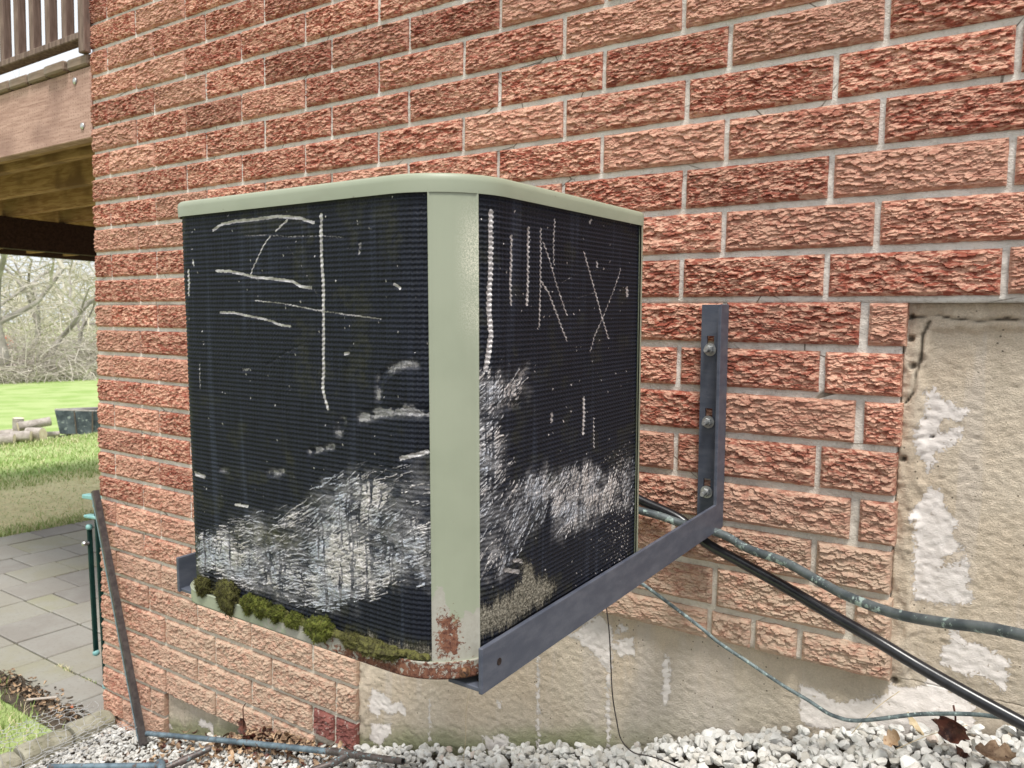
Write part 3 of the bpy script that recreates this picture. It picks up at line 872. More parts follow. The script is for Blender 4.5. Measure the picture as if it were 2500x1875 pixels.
S_ALL = TAB[1][-1]
# cap: rolled top edge, flat skirt, thin return lip; closed by a shallow lid
m = MB()
prof = [(-.018, ZT - .0035), (-.006, ZT + .0002), (-.0025, ZT - .0004), (0, ZT - .003), (.0006, ZT - .008), (.0002, ZCB), (-.0012, ZCB), (-.002, ZCB + .0015), (-.004, ZT - .008)]
v, f = prof_sweep(prof, 0, S_ALL, 220); m.add(v, f)
lid = [(x, y, ZT - .0036) for x, y in outline(.016)]
m.add(lid, [list(range(len(lid)))])
m.add([(x, y, z - .0) for (x, y, z) in lid] , [])
# wall-side skirt
m.box(XL + .03, XR - .03, YB - .0015, YB, ZCB, ZT - .004)
cap = m.build('cap', M_SAGE, unit, smooth=True, auto=R_(38))
# fan grille on the lid, out of sight from the front
m = MB()
for i in range(9):
    r = .02 + .018 * i
    m.tube([(1.995 + r * math.cos(a), -.635 + r * math.sin(a), ZT + .004) for a in np.linspace(0, 2 * math.pi, 37)], .0013, 5, cap=False)
for k in range(8):
    a = k * math.pi / 4
    m.tube([(1.995 + .018 * math.cos(a), -.635 + .018 * math.sin(a), ZT + .0015), (1.995 + .17 * math.cos(a), -.635 + .17 * math.sin(a), ZT + .0015)], .0018, 5)
m.build('fan_grille', M_SAGE, unit, smooth=True)

def attr_sheet(name, s0, s1, z0, z1, step, off, mat, attrs, th=.0015):
    ns = int((s1 - s0) / step) + 2; nz = int((z1 - z0) / step) + 2
    ss = np.linspace(s0, s1, ns); zz = np.linspace(z0, z1, nz)
    x, y, nx_, ny_ = path_at(TAB, ss)
    Sg, Zg = np.meshgrid(ss, zz)
    Xg = np.tile(x, (nz, 1)); Yg = np.tile(y, (nz, 1)); NX = np.tile(nx_, (nz, 1)); NY = np.tile(ny_, (nz, 1))
    o_ = off(Sg, Zg, Xg, Yg) if callable(off) else np.full(Sg.shape, off)
    at = {k: fn(Sg, Zg, Xg, Yg) for k, fn in attrs.items()}
    V = np.stack([Xg + NX * o_, Yg + NY * o_, Zg], -1).reshape(-1, 3)
    i = np.arange(ns * nz).reshape(nz, ns)
    F = np.stack([i[:-1, :-1], i[:-1, 1:], i[1:, 1:], i[1:, :-1]], -1).reshape(-1, 4)
    ring = np.concatenate([i[0, :], i[1:, -1], i[-1, -2::-1], i[-2:0:-1, 0]])
    n = len(V)
    Vb = V[ring].copy(); NR = np.stack([NX, NY, 0 * NX], -1).reshape(-1, 3)[ring]; Vb -= NR * th
    mm = len(ring); k = np.arange(mm)
    F2 = np.stack([ring[k], n + k, n + (k + 1) % mm, ring[(k + 1) % mm]], -1)
    at2 = {kk: np.concatenate([a.reshape(-1), a.reshape(-1)[ring]]) for kk, a in at.items()}
    me = mesh_np(name, np.vstack([V, Vb]), np.vstack([F, F2]), mat, smooth=True, attrs=at2)
    return link(name, me, unit)

# corner post
def a_rust(S, Z, X, Y):
    u = (S - S_P0) / (S_P1 - S_P0)
    h = Z - ZRT
    a = 1 - sstep(.03, .075, h - .028 * np.exp(-((u - .15) / .22) ** 2) + .016 * np.exp(-((u - .48) / .16) ** 2))
    return np.maximum(a, .55 * (1 - sstep(.0, .03, np.abs(u - 1.0))) * (1 - sstep(.06, .13, h)))
def a_rust2(S, Z, X, Y):
    u = (S - S_P0) / (S_P1 - S_P0); h = Z - ZRT
    return .80 * (1 - sstep(.03, .085, h)) * np.exp(-((u - .36) / .34) ** 2) * sstep(-.004, .014, h) + .2 * (1 - sstep(0, .02, h))
def a_speck(S, Z, X, Y):
    u = (S - S_P0) / (S_P1 - S_P0)
    return 1.05 * sstep(.45, .95, u) * (np.exp(-((Z + .715) / .028) ** 2) + .9 * np.exp(-((Z + .745) / .02) ** 2) + .7 * np.exp(-((Z + .79) / .022) ** 2)) + .12 * sstep(.93, 1, u)
def post_off(S, Z, X, Y):
    u = np.minimum(S - S_P0, S_P1 - S)
    return -.0012 + .0016 * (1 - sstep(.0006, .0022, u))       # rolled edges stand slightly proud
attr_sheet('corner_post', S_P0, S_P1, ZRT - .004, ZCB + .004, .0012, post_off, M_SAGE_POST, dict(rust=a_rust, rust2=a_rust2, speck=a_speck), .004)
# back corner posts: narrow strips at both rear edges
m = MB()
v, f = prof_sweep([(-.0005, ZRT - .004), (-.0005, ZCB + .004), (-.004, ZCB + .004), (-.004, ZRT - .004)], S_END - .001, S_END + .045, 14); m.add(v, f)
m.build('back_post', M_SAGE, unit, smooth=True, auto=R_(40))
m = MB()
v, f = prof_sweep([(.0004, ZRT - .004), (.0004, ZCB + .004), (-.004, ZCB + .004), (-.004, ZRT - .004)], S_LC - .05, S_LC, 14); m.add(v, f)
m.build('back_post', M_SAGE, unit, smooth=True, auto=R_(40))
# left and rear closing panels
m = MB(); v, f = prof_sweep([(-.004, ZRT - .004), (-.004, ZCB + .004), (-.006, ZCB + .004), (-.006, ZRT - .004)], 0, S_LC - .048, 30); m.add(v, f)
m.box(XL + .02, XR - .02, YB - .006, YB - .003, ZRT - .004, ZCB + .004)
m.box(XL + .02, XR - .02, YF + .05, YB - .007, ZRB + .003, ZRB + .006)
m.build('rear_panel', M_SAGE, unit)

# bottom rim (drain pan edge)
def rim_rust(S, Z, X, Y):
    q = sstep(1.86, 2.08, X) * .80 + .16
    q = np.where(X > 2.2, .62, q)
    return q * sstep(S_LC - .1, S_LC + .05, S)
def rim_rust2(S, Z, X, Y):
    return (sstep(1.95, 2.12, X) * .74) * (.62 + .38 * sstep(ZRB + .024, ZRB + .004, Z))
attr_sheet('bottom_rim', 0, S_ALL, ZRB, ZRT, .0022, lambda S, Z, X, Y: .0032 + .0006 * sstep(ZRT - .003, ZRT, Z), M_SAGE_RIM, dict(rust=rim_rust, rust2=rim_rust2), .0012)
m = MB()
v, f = prof_sweep([(.0032, ZRT - .0004), (.0032, ZRT - .002), (-.012, ZRT - .004), (-.012, ZRT - .003)], 0, S_ALL, 160); m.add(v, f)
m.build('rim_ledge', M_SAGE_RIM, unit)
# screw on the rim under the post
xs, ys, nxs, nys = [float(a) for a in path_at(TAB, (S_P0 + S_P1) / 2 + .008)]
m = MB()
m.lathe([(.0066, -.0004), (.0062, .0007), (.0049, .0008), (.0048, .0014), (.0038, .0024), (.0014, .003)], (xs + nxs * .003, ys + nys * .003, -1.184), (nxs, nys, 0), 18)
sc_ = m.build('screw', M_RUST, unit, smooth=True, auto=R_(40))
m = MB(); m.box(-.0034, .0034, -.0004, .0004, -.0006, .0006)
sl_ = m.build('slot', M_HOLE, sc_, loc=(xs + nxs * .0061, ys + nys * .0061, -1.184), rot=(0, .9, math.atan2(nys, nxs) + math.pi / 2))

# coil faces
def stroke_fields(U, Z, strokes, seed):
    bare = np.zeros(U.shape); dent = np.zeros(U.shape); crs = np.zeros(U.shape)
    jx = .0022 * (fbm(U * 260, Z * 500, seed, 3) - .5)
    jz = .0022 * (fbm(U * 700, Z * 120, seed + 1, 3) - .5)
    for pts, w, a in strokes:
        xs_ = [p[0] for p in pts]; zs_ = [p[1] for p in pts]; mrg = w * 2 + .004
        k = (U > min(xs_) - mrg) & (U < max(xs_) + mrg) & (Z > min(zs_) - mrg) & (Z < max(zs_) + mrg)
        if not k.any(): continue
        d = seg_dist(U[k] + jx[k], Z[k] + jz[k], pts) / 1.35
        g = 1 - sstep(w * .22, w * .62, d)
        if w > .0068:
            g = 1 - sstep(w * .10, w * .62, d)
            nz_ = sstep(.30, .58, fbm(U[k] * 95, Z[k] * 130, seed + 33, 3)); crs[k] = np.maximum(crs[k], g * min(1, a + .15) * nz_); dent[k] = np.maximum(dent[k], g * 1.2); bare[k] = np.maximum(bare[k], (.34 + .60 * nz_) * g * a); continue
        bare[k] = np.maximum(bare[k], g * a); dent[k] = np.maximum(dent[k], (1 - sstep(0, w * .8, d)) * min(1, w / .006))
    return bare, dent, crs

def coil_fields(S, Z, U, strokes, crum, lich, seed, side):
    bare, dent, cr = stroke_fields(U, Z, strokes, seed)
    for p in crum:
        d = poly_sd(U + .010 * (fbm(U * 45, Z * 45, seed + 3) - .5) * 2, Z + .012 * (fbm(U * 120, Z * 35, seed + 4) - .5) * 2, p)
        cr = np.maximum(cr, sstep(-.016, .022, d + .016 * (fbm(U * 50, Z * 90, seed + 21) - .5) * 2))
    # crushed fins lie in slanting folds
    a = .85 if side else .32
    P = U * np.cos(a) + Z * np.sin(a)
    Q = -U * np.sin(a) + Z * np.cos(a)
    q = Q + .013 * (fbm(P * 9, Q * 13, seed + 22, 3) - .5) * 2 + .006 * (fbm(P * 45, Q * 60, seed + 5) - .5) * 2
    r1 = 1 - np.abs(2 * fbm(P * 48, q * 300, seed + 6, 3) - 1) * 2.2
    r2 = fbm(P * 120, q * 620, seed + 7, 3)
    ridge = np.clip((.50 * r1 + .80 * r2 - .16) * (.62 + .76 * vn(U * 620, Z * 90, seed + 31)), 0, 1)
    # bent bare fins, highlights painted in: many short slanting strands, denser in the middle
    rs0 = np.random.RandomState(seed + 50)
    strand = np.zeros(U.shape)
    uu = U[0]; zz = Z[:, 0]
    du_ = abs(uu[1] - uu[0]); 
    for p in crum:
        px_ = [q_[0] for q_ in p]; pz_ = [q_[1] for q_ in p]
        area = (max(px_) - min(px_)) * (max(pz_) - min(pz_))
        n_ = int(area * (105000 if not side else 90000))
        cu = rs0.uniform(min(px_), max(px_), n_); cz = rs0.uniform(min(pz_), max(pz_), n_)
        ins = poly_sd(cu, cz, p) + rs0.normal(0, .006, n_) > 0
        clump = fbm(cu * 26, cz * 34, seed + 51, 3) + (.05 if side else 0)
        for j in np.where(ins & (clump + rs0.uniform(-.22, .22, n_) > .46))[0]:
            L = rs0.uniform(.005, .021) * (1.6 if rs0.rand() < .12 else 1)
            ang = (.34 if not side else (.62 if cu[j] < -.62 else .95)) + .9 * (fbm(np.array([cu[j] * 14]), np.array([cz[j] * 18]), seed + 52, 2)[0] - .5) + rs0.normal(0, .14)
            bend = rs0.normal(0, .22)
            pts = [(cu[j] + L * t * math.cos(ang + bend * t), cz[j] + L * t * math.sin(ang + bend * t)) for t in (-.5, -.17, .17, .5)]
            w = rs0.uniform(.0004, .0011); am = rs0.uniform(.25, 1.0) ** 1.3
            i0 = int(np.searchsorted(uu, min(q_[0] for q_ in pts) - .002)); i1 = int(np.searchsorted(uu, max(q_[0] for q_ in pts) + .002))
            k0 = int(np.searchsorted(zz, min(q_[1] for q_ in pts) - .002)); k1 = int(np.searchsorted(zz, max(q_[1] for q_ in pts) + .002))
            if i1 <= i0 or k1 <= k0: continue
            sl = (slice(k0, k1), slice(i0, i1))
            d = seg_dist(U[sl], Z[sl], pts)
            strand[sl] = np.maximum(strand[sl], am * (1 - sstep(w * .3, w * 1.35, d)))
    gaps = sstep(.60, .66, fbm(U * 330 + 3 * fbm(U * 30, Z * 60, seed + 23), Z * 18, seed + 8, 3) * (.75 + .45 * fbm(U * 20, Z * 20, seed + 24)))
    tone = sstep(.34, .56, fbm(U * 16, Z * 18, seed + 9, 3))
    ridge = np.clip((.50 * ridge * tone + .74 * strand) * (1 - .85 * gaps), 0, 1)
    cr = np.maximum(cr * (.45 + .55 * tone), sstep(.2, .7, strand))
    # small flecks
    rs = np.random.RandomState(seed)
    u0, u1, z0, z1 = U.min(), U.max(), Z.min(), Z.max()
    fl = [(rs.uniform(u0, u1), rs.uniform(z0, z1), rs.uniform(.0007, .0014), rs.uniform(.5, 1)) for _ in range(150)]
    if side:
        for _ in range(520):
            uu = -.445 - abs(rs.normal(0, .055)); z_ = rs.uniform(-1.17, -1.0 + .02)
            fl.append((uu, z_ + (uu + .45) * .15, rs.uniform(.0006, .0013), rs.uniform(.5, 1)))
    du = abs(U[0, 1] - U[0, 0]) + 1e-9
    for (fu, fz, fr, fa) in fl:
        k = (np.abs(U - fu) < .003) & (np.abs(Z - fz) < .003) if False else None
        iz = int((fz - z0) / (z1 - z0) * (Z.shape[0] - 1)); iu = np.argmin(np.abs(U[0] - fu))
        sl = (slice(max(0, iz - 4), iz + 5), slice(max(0, iu - 4), iu + 5))
        d = np.hypot(U[sl] - fu, (Z[sl] - fz) * .7)
        bare[sl] = np.maximum(bare[sl], fa * (1 - sstep(fr * .5, fr * 1.3, d)))
    li = np.zeros(U.shape)
    for p in lich:
        d = poly_sd(U, Z + .010 * (fbm(U * 160, Z * 10, seed + 11) - .5) * 2, p)
        li = np.maximum(li, sstep(-.016, .022, d))
    return bare, dent, cr, ridge, li

RIBP = .0056
def make_coil(s0, s1, strokes, crum, lich, seed, side, step):
    st = {}
    def off(S, Z, X, Y):
        U = Y if side else X
        U = np.where(side, Y, X)
        b, d, c, r, l = coil_fields(S, Z, U, strokes, crum, lich, seed, side)
        if not side:
            # grey-green crust along the sill near the post
            l = np.maximum(l, .62 * sstep(ZRT + .024, ZRT + .004, Z + .012 * (fbm(U * 90, Z * 8, 71) - .5) * 2) * sstep(2.06, 2.12, U))
        rib = np.cos(2 * math.pi * (Z + .0004 * np.sin(S * 900)) / RIBP)
        keep = (1 - .6 * c) * (1 - l)
        st.update(b=b, c=c, r=r, l=l, rib=rib * keep)
        soft = fbm(S * 12, Z * 12, seed + 15, 3) - .5
        fins = .0005 * np.sin(2 * math.pi * S / .0019 + 2.2 * np.sin(Z * 1150))
        o = -.0052 + (.0007 if side else .00050) * rib * keep + .0016 * soft - .0016 * d + fins * (1 - c)
        o = o + c * (.0013 * (r - .45) + .0034 * (fbm(S * 60, Z * 110, seed + 16) - .5)) + l * (.0022 * fbm(S * 330, Z * 330, seed + 17))
        return o
    def olive(S, Z, X, Y):
        if side: return .22 * sstep(.60, .72, fbm(S * 26, Z * 30, 61))
        a = np.exp(-(((X - 1.94) / .06) ** 2 + ((Z + 1.072) / .014) ** 2)) + .8 * sstep(ZRT + .030, ZRT + .006, Z) * sstep(.4, .6, fbm(S * 40, Z * 30, 62))
        return np.clip(a * .8 + .25 * sstep(.62, .72, fbm(S * 22, Z * 22, 63)), 0, 1)
    ats = dict(bare=lambda *a: st['b'], crumple=lambda *a: st['c'], ridge=lambda *a: st['r'], lichen=lambda *a: st['l'], rib=lambda *a: st['rib'], olive=olive)
    return attr_sheet('coil_face', s0, s1, ZRT - .003, ZCB + .006, step, off, M_COIL, ats, .004)

make_coil(S_LC - .003, S_P0 + .001, STROKES_FRONT, CRUMPLE_FRONT, [], 301, False, .00115)
make_coil(S_P1 - .001, S_END, STROKES_SIDE, CRUMPLE_SIDE, LICHEN_SIDE, 402, True, .0011)

# ------------------------------------------------------------------ wall brackets
def bracket(name, x, sgn, label, spec_group):
    """welded angle-iron bracket: arm under the unit and upright on the wall; flange side sgn"""
    b = empty(name, (x, 0, -1.2046), label, 'bracket', spec_group, rot=(TILT, 0, 0))
    # the rotation is about the foot: shift back so that it matches a turn about the wall origin
    b.location = (x, 1.2046 * math.sin(TILT), -1.2046 * math.cos(TILT))
    t = .0055
    yw = -.047
    m = MB()
    m.box(min(0, -sgn * t) , max(0, -sgn * t), -.832, yw, 0, .052, .0008)                         # arm, standing flange
    m.box(min(-sgn * t * .9, -sgn * .050), max(-sgn * t * .9, -sgn * .050), -.829, yw - .056, .0004, t, .0008)      # arm, lying flange
    m.build('arm', M_STEEL, b)
    m = MB()
    m.box(min(0, -sgn * t) * 1.06, max(0, -sgn * t) * 1.06 + (.0004 if sgn > 0 else 0), yw - .0425, yw, .0505, .4251, .0008)
    # the flange on the wall, built round three slots
    xa, xb = sorted((-sgn * t, -sgn * .050))
    xc = (xa + xb) / 2 - sgn * .004
    sl = [(.056, .092), (.192, .228), (.330, .366)]
    z = .006
    for (a, c) in sl + [(None, None)]:
        top = a if a else .4249
        m.box(xa, xb, yw - t, yw, z, top)
        if a:
            m.box(xa, xc - .007, yw - t, yw, a, c); m.box(xc + .007, xb, yw - t, yw, a, c)
            z = c
    m.build('upright', M_STEEL, b)
    # bolt hole near the free end, a rusty disc with the hole's shade painted in; another in the lying flange
    m = MB(); m.lathe([(.0042, 0), (.0042, .0006), (.003, .0006)], (0.00005 * sgn, -.800, .026), (sgn, 0, 0), 14)
    m.build('bolt_hole', M_HOLE, b)
    m = MB(); m.lathe([(.0065, 0), (.0065, .0005)], (-sgn * .014, -.812, t), (0, 0, 1), 16)
    m.build('bolt_hole', M_HOLE, b)
    for (a, c) in sl:
        zc = a + .010
        bo = MB(); y0 = yw - t
        bo.lathe([(.0046, 0)] + [(.0046 - .0005 * (i % 2), .002 + .0016 * i) for i in range(17)] + [(.0038, .031)], (xc, y0, zc), (sgn * .05, -1, .02), 14)
        bolt = bo.build('bolt', M_ZINC, b, smooth=True, auto=R_(35))
        q = MB(); q.lathe([(.0118, 0), (.0122, .0006), (.0118, .0018)], (xc, y0 - .0001, zc), (0, -1, 0), 22); q.build('washer', M_ZINC, bolt, smooth=True, auto=R_(35))
        q = MB(); q.lathe([(.0080, 0), (.0086, .0012), (.0086, .0062), (.0074, .0076)], (xc, y0 - .0019, zc), (0, -1, 0), 6); q.build('nut', M_ZINC, bolt)
    return b
bracket('wall_bracket', 2.2485, 1, 'slate blue angle iron bracket with three bolts right of the condenser', 'wall brackets under the condenser')
bracket('wall_bracket', 1.690, -1, 'slate blue angle iron bracket whose end peeks out left of the condenser', 'wall brackets under the condenser')

# ------------------------------------------------------------------ moss on the rim
M_MOSS = m_simple('green_moss', (.050, .060, .010), (.16, .18, .03), 160, .95, third=(.12, .085, .028), bs=.6)
M_MOSS_B = m_simple('brown_moss', (.045, .040, .014), (.115, .11, .030), 160, .95, third=(.13, .14, .03), bs=.6)
def ico(sub):
    import bmesh
    bm = bmesh.new(); bmesh.ops.create_icosphere(bm, subdivisions=sub, radius=1)
    v = np.array([x.co[:] for x in bm.verts]); f = np.array([[l.index for l in q.verts] for q in bm.faces]); bm.free()
    return v, f
ICO = {k: ico(k) for k in (1, 2, 3, 4)}
def moss(x, z, r, h, mat, label, seed, droop=0.0, dy=.004):
    rs = np.random.RandomState(seed)
    v, f = ICO[4]
    n = fbm(v[:, 0] * 2 + seed, v[:, 2] * 2 + v[:, 1] * 1.7, seed, 3)
    n2 = fbm(v[:, 0] * 7 + v[:, 1] * 5, v[:, 2] * 7 + seed, seed + 1, 3)
    rad = .38 + .85 * n + .45 * n2
    P = v * rad[:, None] * np.array([r, r * .62, h])
    if droop: P[:, 2] -= droop * np.clip(-v[:, 2], 0, 1) * (.4 + n)
    V = [P]; F = [f]; b = len(P)
    k = rs.randint(0, len(P), 4200)
    nrm = v[k] + rs.normal(0, .55, (len(k), 3)); nrm /= np.linalg.norm(nrm, axis=1)[:, None]
    L = rs.uniform(.0008, .0042, len(k)) * (.4 + 1.2 * n2[k])
    t = np.cross(nrm, rs.normal(0, 1, (len(k), 3))); t /= np.linalg.norm(t, axis=1)[:, None] + 1e-9
    base = P[k]
    A = base + t * .00035; B = base - t * .00035; Cc = base + nrm * L[:, None]
    SV = np.stack([A, B, Cc], 1).reshape(-1, 3); SF = np.arange(len(SV)).reshape(-1, 3) + b
    y = YF + .002 - dy
    me = mesh_np('moss_clump', np.vstack([P, SV]), np.vstack([f, SF]), mat, smooth=True)
    c, s = math.cos(TILT), math.sin(TILT)
    o = link('moss_clump', me, None, (x, y * c - z * s, y * s + z * c), (TILT, 0, 0))
    return tag(o, label, 'moss', 'moss clumps along the condenser rim')
moss(1.806, -1.163, .012, .012, M_MOSS_B, 'small brown moss tuft, leftmost on the condenser rim', 1)
moss(1.860, -1.162, .017, .017, M_MOSS_B, 'tall olive brown moss clump drooping over the rim, second from the left', 2, .010, .005)
moss(1.903, -1.166, .012, .010, M_MOSS, 'bright green moss cushion joined to the left of the rounder cushion', 3, .002, .003)
moss(1.929, -1.166, .014, .011, M_MOSS, 'rounded bright green moss cushion at the middle of the row', 4, .002, .004)
moss(1.957, -1.168, .013, .009, M_MOSS, 'low bright green moss cushion right of the rounded one', 5, .0, .003)
moss(1.988, -1.169, .013, .008, M_MOSS, 'flat thin patch of green moss left of the biggest dome', 6, 0, .002)
moss(2.038, -1.165, .019, .013, M_MOSS, 'big dense dome of green moss, the largest on the rim', 7, .002, .007)
moss(2.128, -1.168, .032, .006, M_MOSS_B, 'long low mat of grey green moss beside the corner post', 8, 0, .003)
moss(2.092, -1.169, .018, .006, M_MOSS_B, 'sparse grey green moss crumbs right of the biggest dome', 9, 0, .003)

rs = np.random.RandomState(77); V = []; F = []; b = 0
for _ in range(420):      # crumbs of moss, soil and leaf scattered along the sill between the clumps
    x = rs.uniform(1.79, 2.19); r = rs.uniform(.0012, .0040) * (1.3 if x > 2.05 else 1)
    v, f = ICO[1]; y = YF + .0035 - abs(rs.normal(0, .003)) + max(0, x - 2.153) * .25; z = ZRT + r * .4 + abs(rs.normal(0, .002))
    c_, s_ = math.cos(TILT), math.sin(TILT)
    P = v * (.6 + .8 * rs.rand(len(v), 1)) * np.array([r * 1.6, r, r * .8]) + np.array([x, y * c_ - z * s_, y * s_ + z * c_])
    V.append(P); F.append(f + b); b += len(v)
tag(link('moss_crumbs', mesh_np('moss_crumbs', np.vstack(V), np.vstack(F), M_MOSS_B, False)), 'brown crumbs of moss and dirt scattered along the condenser rim', 'moss', kind='stuff')

# ------------------------------------------------------------------ pipes and wires on the right
M_PATINA = m_simple('patinated_copper', (.070, .085, .092), (.15, .17, .172), 26, .55, .3, .3, .0008, third=(.40, .50, .46))
M_PATINA2 = m_simple('patinated_thin_copper', (.075, .095, .10), (.20, .25, .25), 60, .6, .2, .3, .0006, third=(.42, .52, .49))
M_BLACK = m_simple('black_rubber_sleeve', (.007, .007, .009), (.016, .016, .019), 60, .28, 0, .15, .0004, spec=.6)
M_WIRE = m_simple('dark_wire', (.02, .014, .014), (.045, .033, .033), 100, .6)
def pipe(name, pts, r, mat, label, cat, n=14, sub=8, jitter=0.0):
    P = curve_pts(pts, sub)
    o0 = P[0].copy()
    m = MB(); m.tube([p - o0 for p in P], r, n)
    o = m.build(name, mat, None, smooth=True, loc=tuple(o0))
    return tag(o, label, cat)
ext = lambda L, d: [tuple(Vector(L[0]) - (Vector(L[1]) - Vector(L[0])).normalized() * d)] + L
pipe('suction_pipe', ext(GREY, .18), .0078, M_PATINA, 'thick grey copper pipe with green patina crossing in front of the wall', 'pipe')
pipe('black_pipe', ext(BLACK, .2), .0098, M_BLACK, 'glossy black sleeved pipe running diagonally down to the gravel', 'pipe', 16)
pipe('liquid_pipe', ext(THIN, .25), .0034, M_PATINA2, 'thin blue green copper tube sagging below the bricks', 'pipe', 10)
pipe('drain_wire', ext(WIRE, .12), .0013, M_WIRE, 'thin dark wire hanging from under the condenser to the stones', 'wire', 7)

# ------------------------------------------------------------------ things lying on the gravel, lower left
M_POLE = m_simple('brown_steel', (.055, .045, .045), (.10, .085, .08), 60, .5, .3, .2, .0006)
M_POLEB = m_simple('blue_edge_steel', (.13, .20, .24), (.20, .28, .32), 60, .5)
M_COPPER = m_simple('weathered_copper', (.105, .15, .185), (.22, .30, .35), 22, .5, .4, .25, .0008, third=(.14, .10, .085))
M_COPDK = m_simple('dark_weathered_copper', (.085, .07, .065), (.16, .13, .12), 40, .5, .4, .25, .0008, third=(.25, .36, .38))

p0 = Vector((.372, -.075, -2.215)); p1 = Vector((.021, -.030, -1.425))
m = MB(); m.box(-.011, .011, -.010, .010, 0, (p1 - p0).length, .001)
pl = m.build('steel_pole', M_POLE, None, loc=tuple(p0)); pl.rotation_euler = (p1 - p0).to_track_quat('Z', 'Y').to_euler()
tag(pl, 'thin brown square steel pole leaning on the left corner of the bricks', 'pole')
m = MB(); m.box(-.0116, .0116, -.0112, -.0035, .02, .86)
e = m.build('edge_strip', M_POLEB, pl)

cp = empty('copper_pipe', COPPER[0], 'long blue grey copper pipe with a tee lying on the stones', 'pipe')
def rel(P, o): return [Vector(p) - Vector(o) for p in P]
m = MB(); m.tube(rel([COPPER[0], COPPER[1], COPPER[2]], COPPER[0]), .0082, 14); m.build('tube', M_COPPER, cp, smooth=True, auto=R_(40))
a3 = Vector(COPPER[2]); a4 = Vector(COPPER[3]); ax = (a4 - a3).normalized()
tc = a3 + ax * .03
m = MB(); m.tube(rel([tc - ax * .085, tc + ax * .032], COPPER[0]), .0098, 16); m.tube(rel([tc, tc + Vector((-.035, -.035, -.024))], COPPER[0]), .0095, 16)
m.build('tee_fitting', M_COPDK, cp, smooth=True, auto=R_(40))
m = MB()
d = ax
m.lathe([(.0068, .0), (.0082, 0), (.0082, (a4 - tc).length - .012), (.0064, (a4 - tc).length - .012), (.0064, .02)], tuple(tc - Vector(COPPER[0])), tuple(d), 18, close=False)
m.build('open_end', M_COPDK, cp, smooth=True, auto=R_(40))
m = MB(); m.tube(rel([tc + Vector((-.03, -.03, -.020)), tc + Vector((-.20, -.25, -.075))], COPPER[0]), .0080, 14); m.build('branch_tube', M_COPDK, cp, smooth=True, auto=R_(40))
o = DARKPIPE[0]
m = MB(); m.tube(rel([o, Vector(o) + Vector((-.075, -.135, -.040))], o), .0095, 14); m.lathe([(.0115, 0), (.0115, .03)], (-.028, -.050, -.015), (-.5, -.9, -.27), 14)
tag(m.build('short_pipe', M_COPDK, None, smooth=True, auto=R_(40), loc=tuple(o)), 'short dark copper pipe stub pointing at the leaf pile', 'pipe')
o = BLUEPIPE[0]
m = MB(); m.tube(rel(BLUEPIPE[:2], o), .0085, 14); m.tube(curve_pts(rel([Vector(BLUEPIPE[1]) - Vector((.02, -.003, -.002)), BLUEPIPE[1], Vector(BLUEPIPE[1]) + Vector((.028, -.03, -.010)), Vector(BLUEPIPE[1]) + Vector((.03, -.075, -.02))], o), 5), .0105, 14)
tag(m.build('elbow_pipe', M_COPPER, None, smooth=True, auto=R_(40), loc=tuple(o)), 'pale blue copper pipe with a dark elbow at the bottom edge', 'pipe')

# ------------------------------------------------------------------ white stones
def m_stone():
    n = NT('white_stone')
    at = n.attr('tint')
    c = n.mix(n.ramp(n.noise(30, 4), .35, .65), (.50, .49, .46), (.72, .71, .68))
    c = n.mix(n.ramp(at, .55, 1.0, 0, .55), c, (.45, .41, .34))
    c = n.mix(n.math('MULTIPLY', n.ramp(n.noise(120, 5, .7), .56, .70), .55), c, (.38, .35, .30))
    c = n.mix(n.ramp(at, .022, .0, 0, .6), c, (.45, .30, .22))
    return n.fin(c, .85, 0, n.noise(220, 5, .7), .5, .0012, .3)
M_STONE = m_stone()
M_SOIL = m_simple('dark_soil', (.055, .042, .030), (.11, .085, .06), 40, .95, bs=.7, bd=.006)

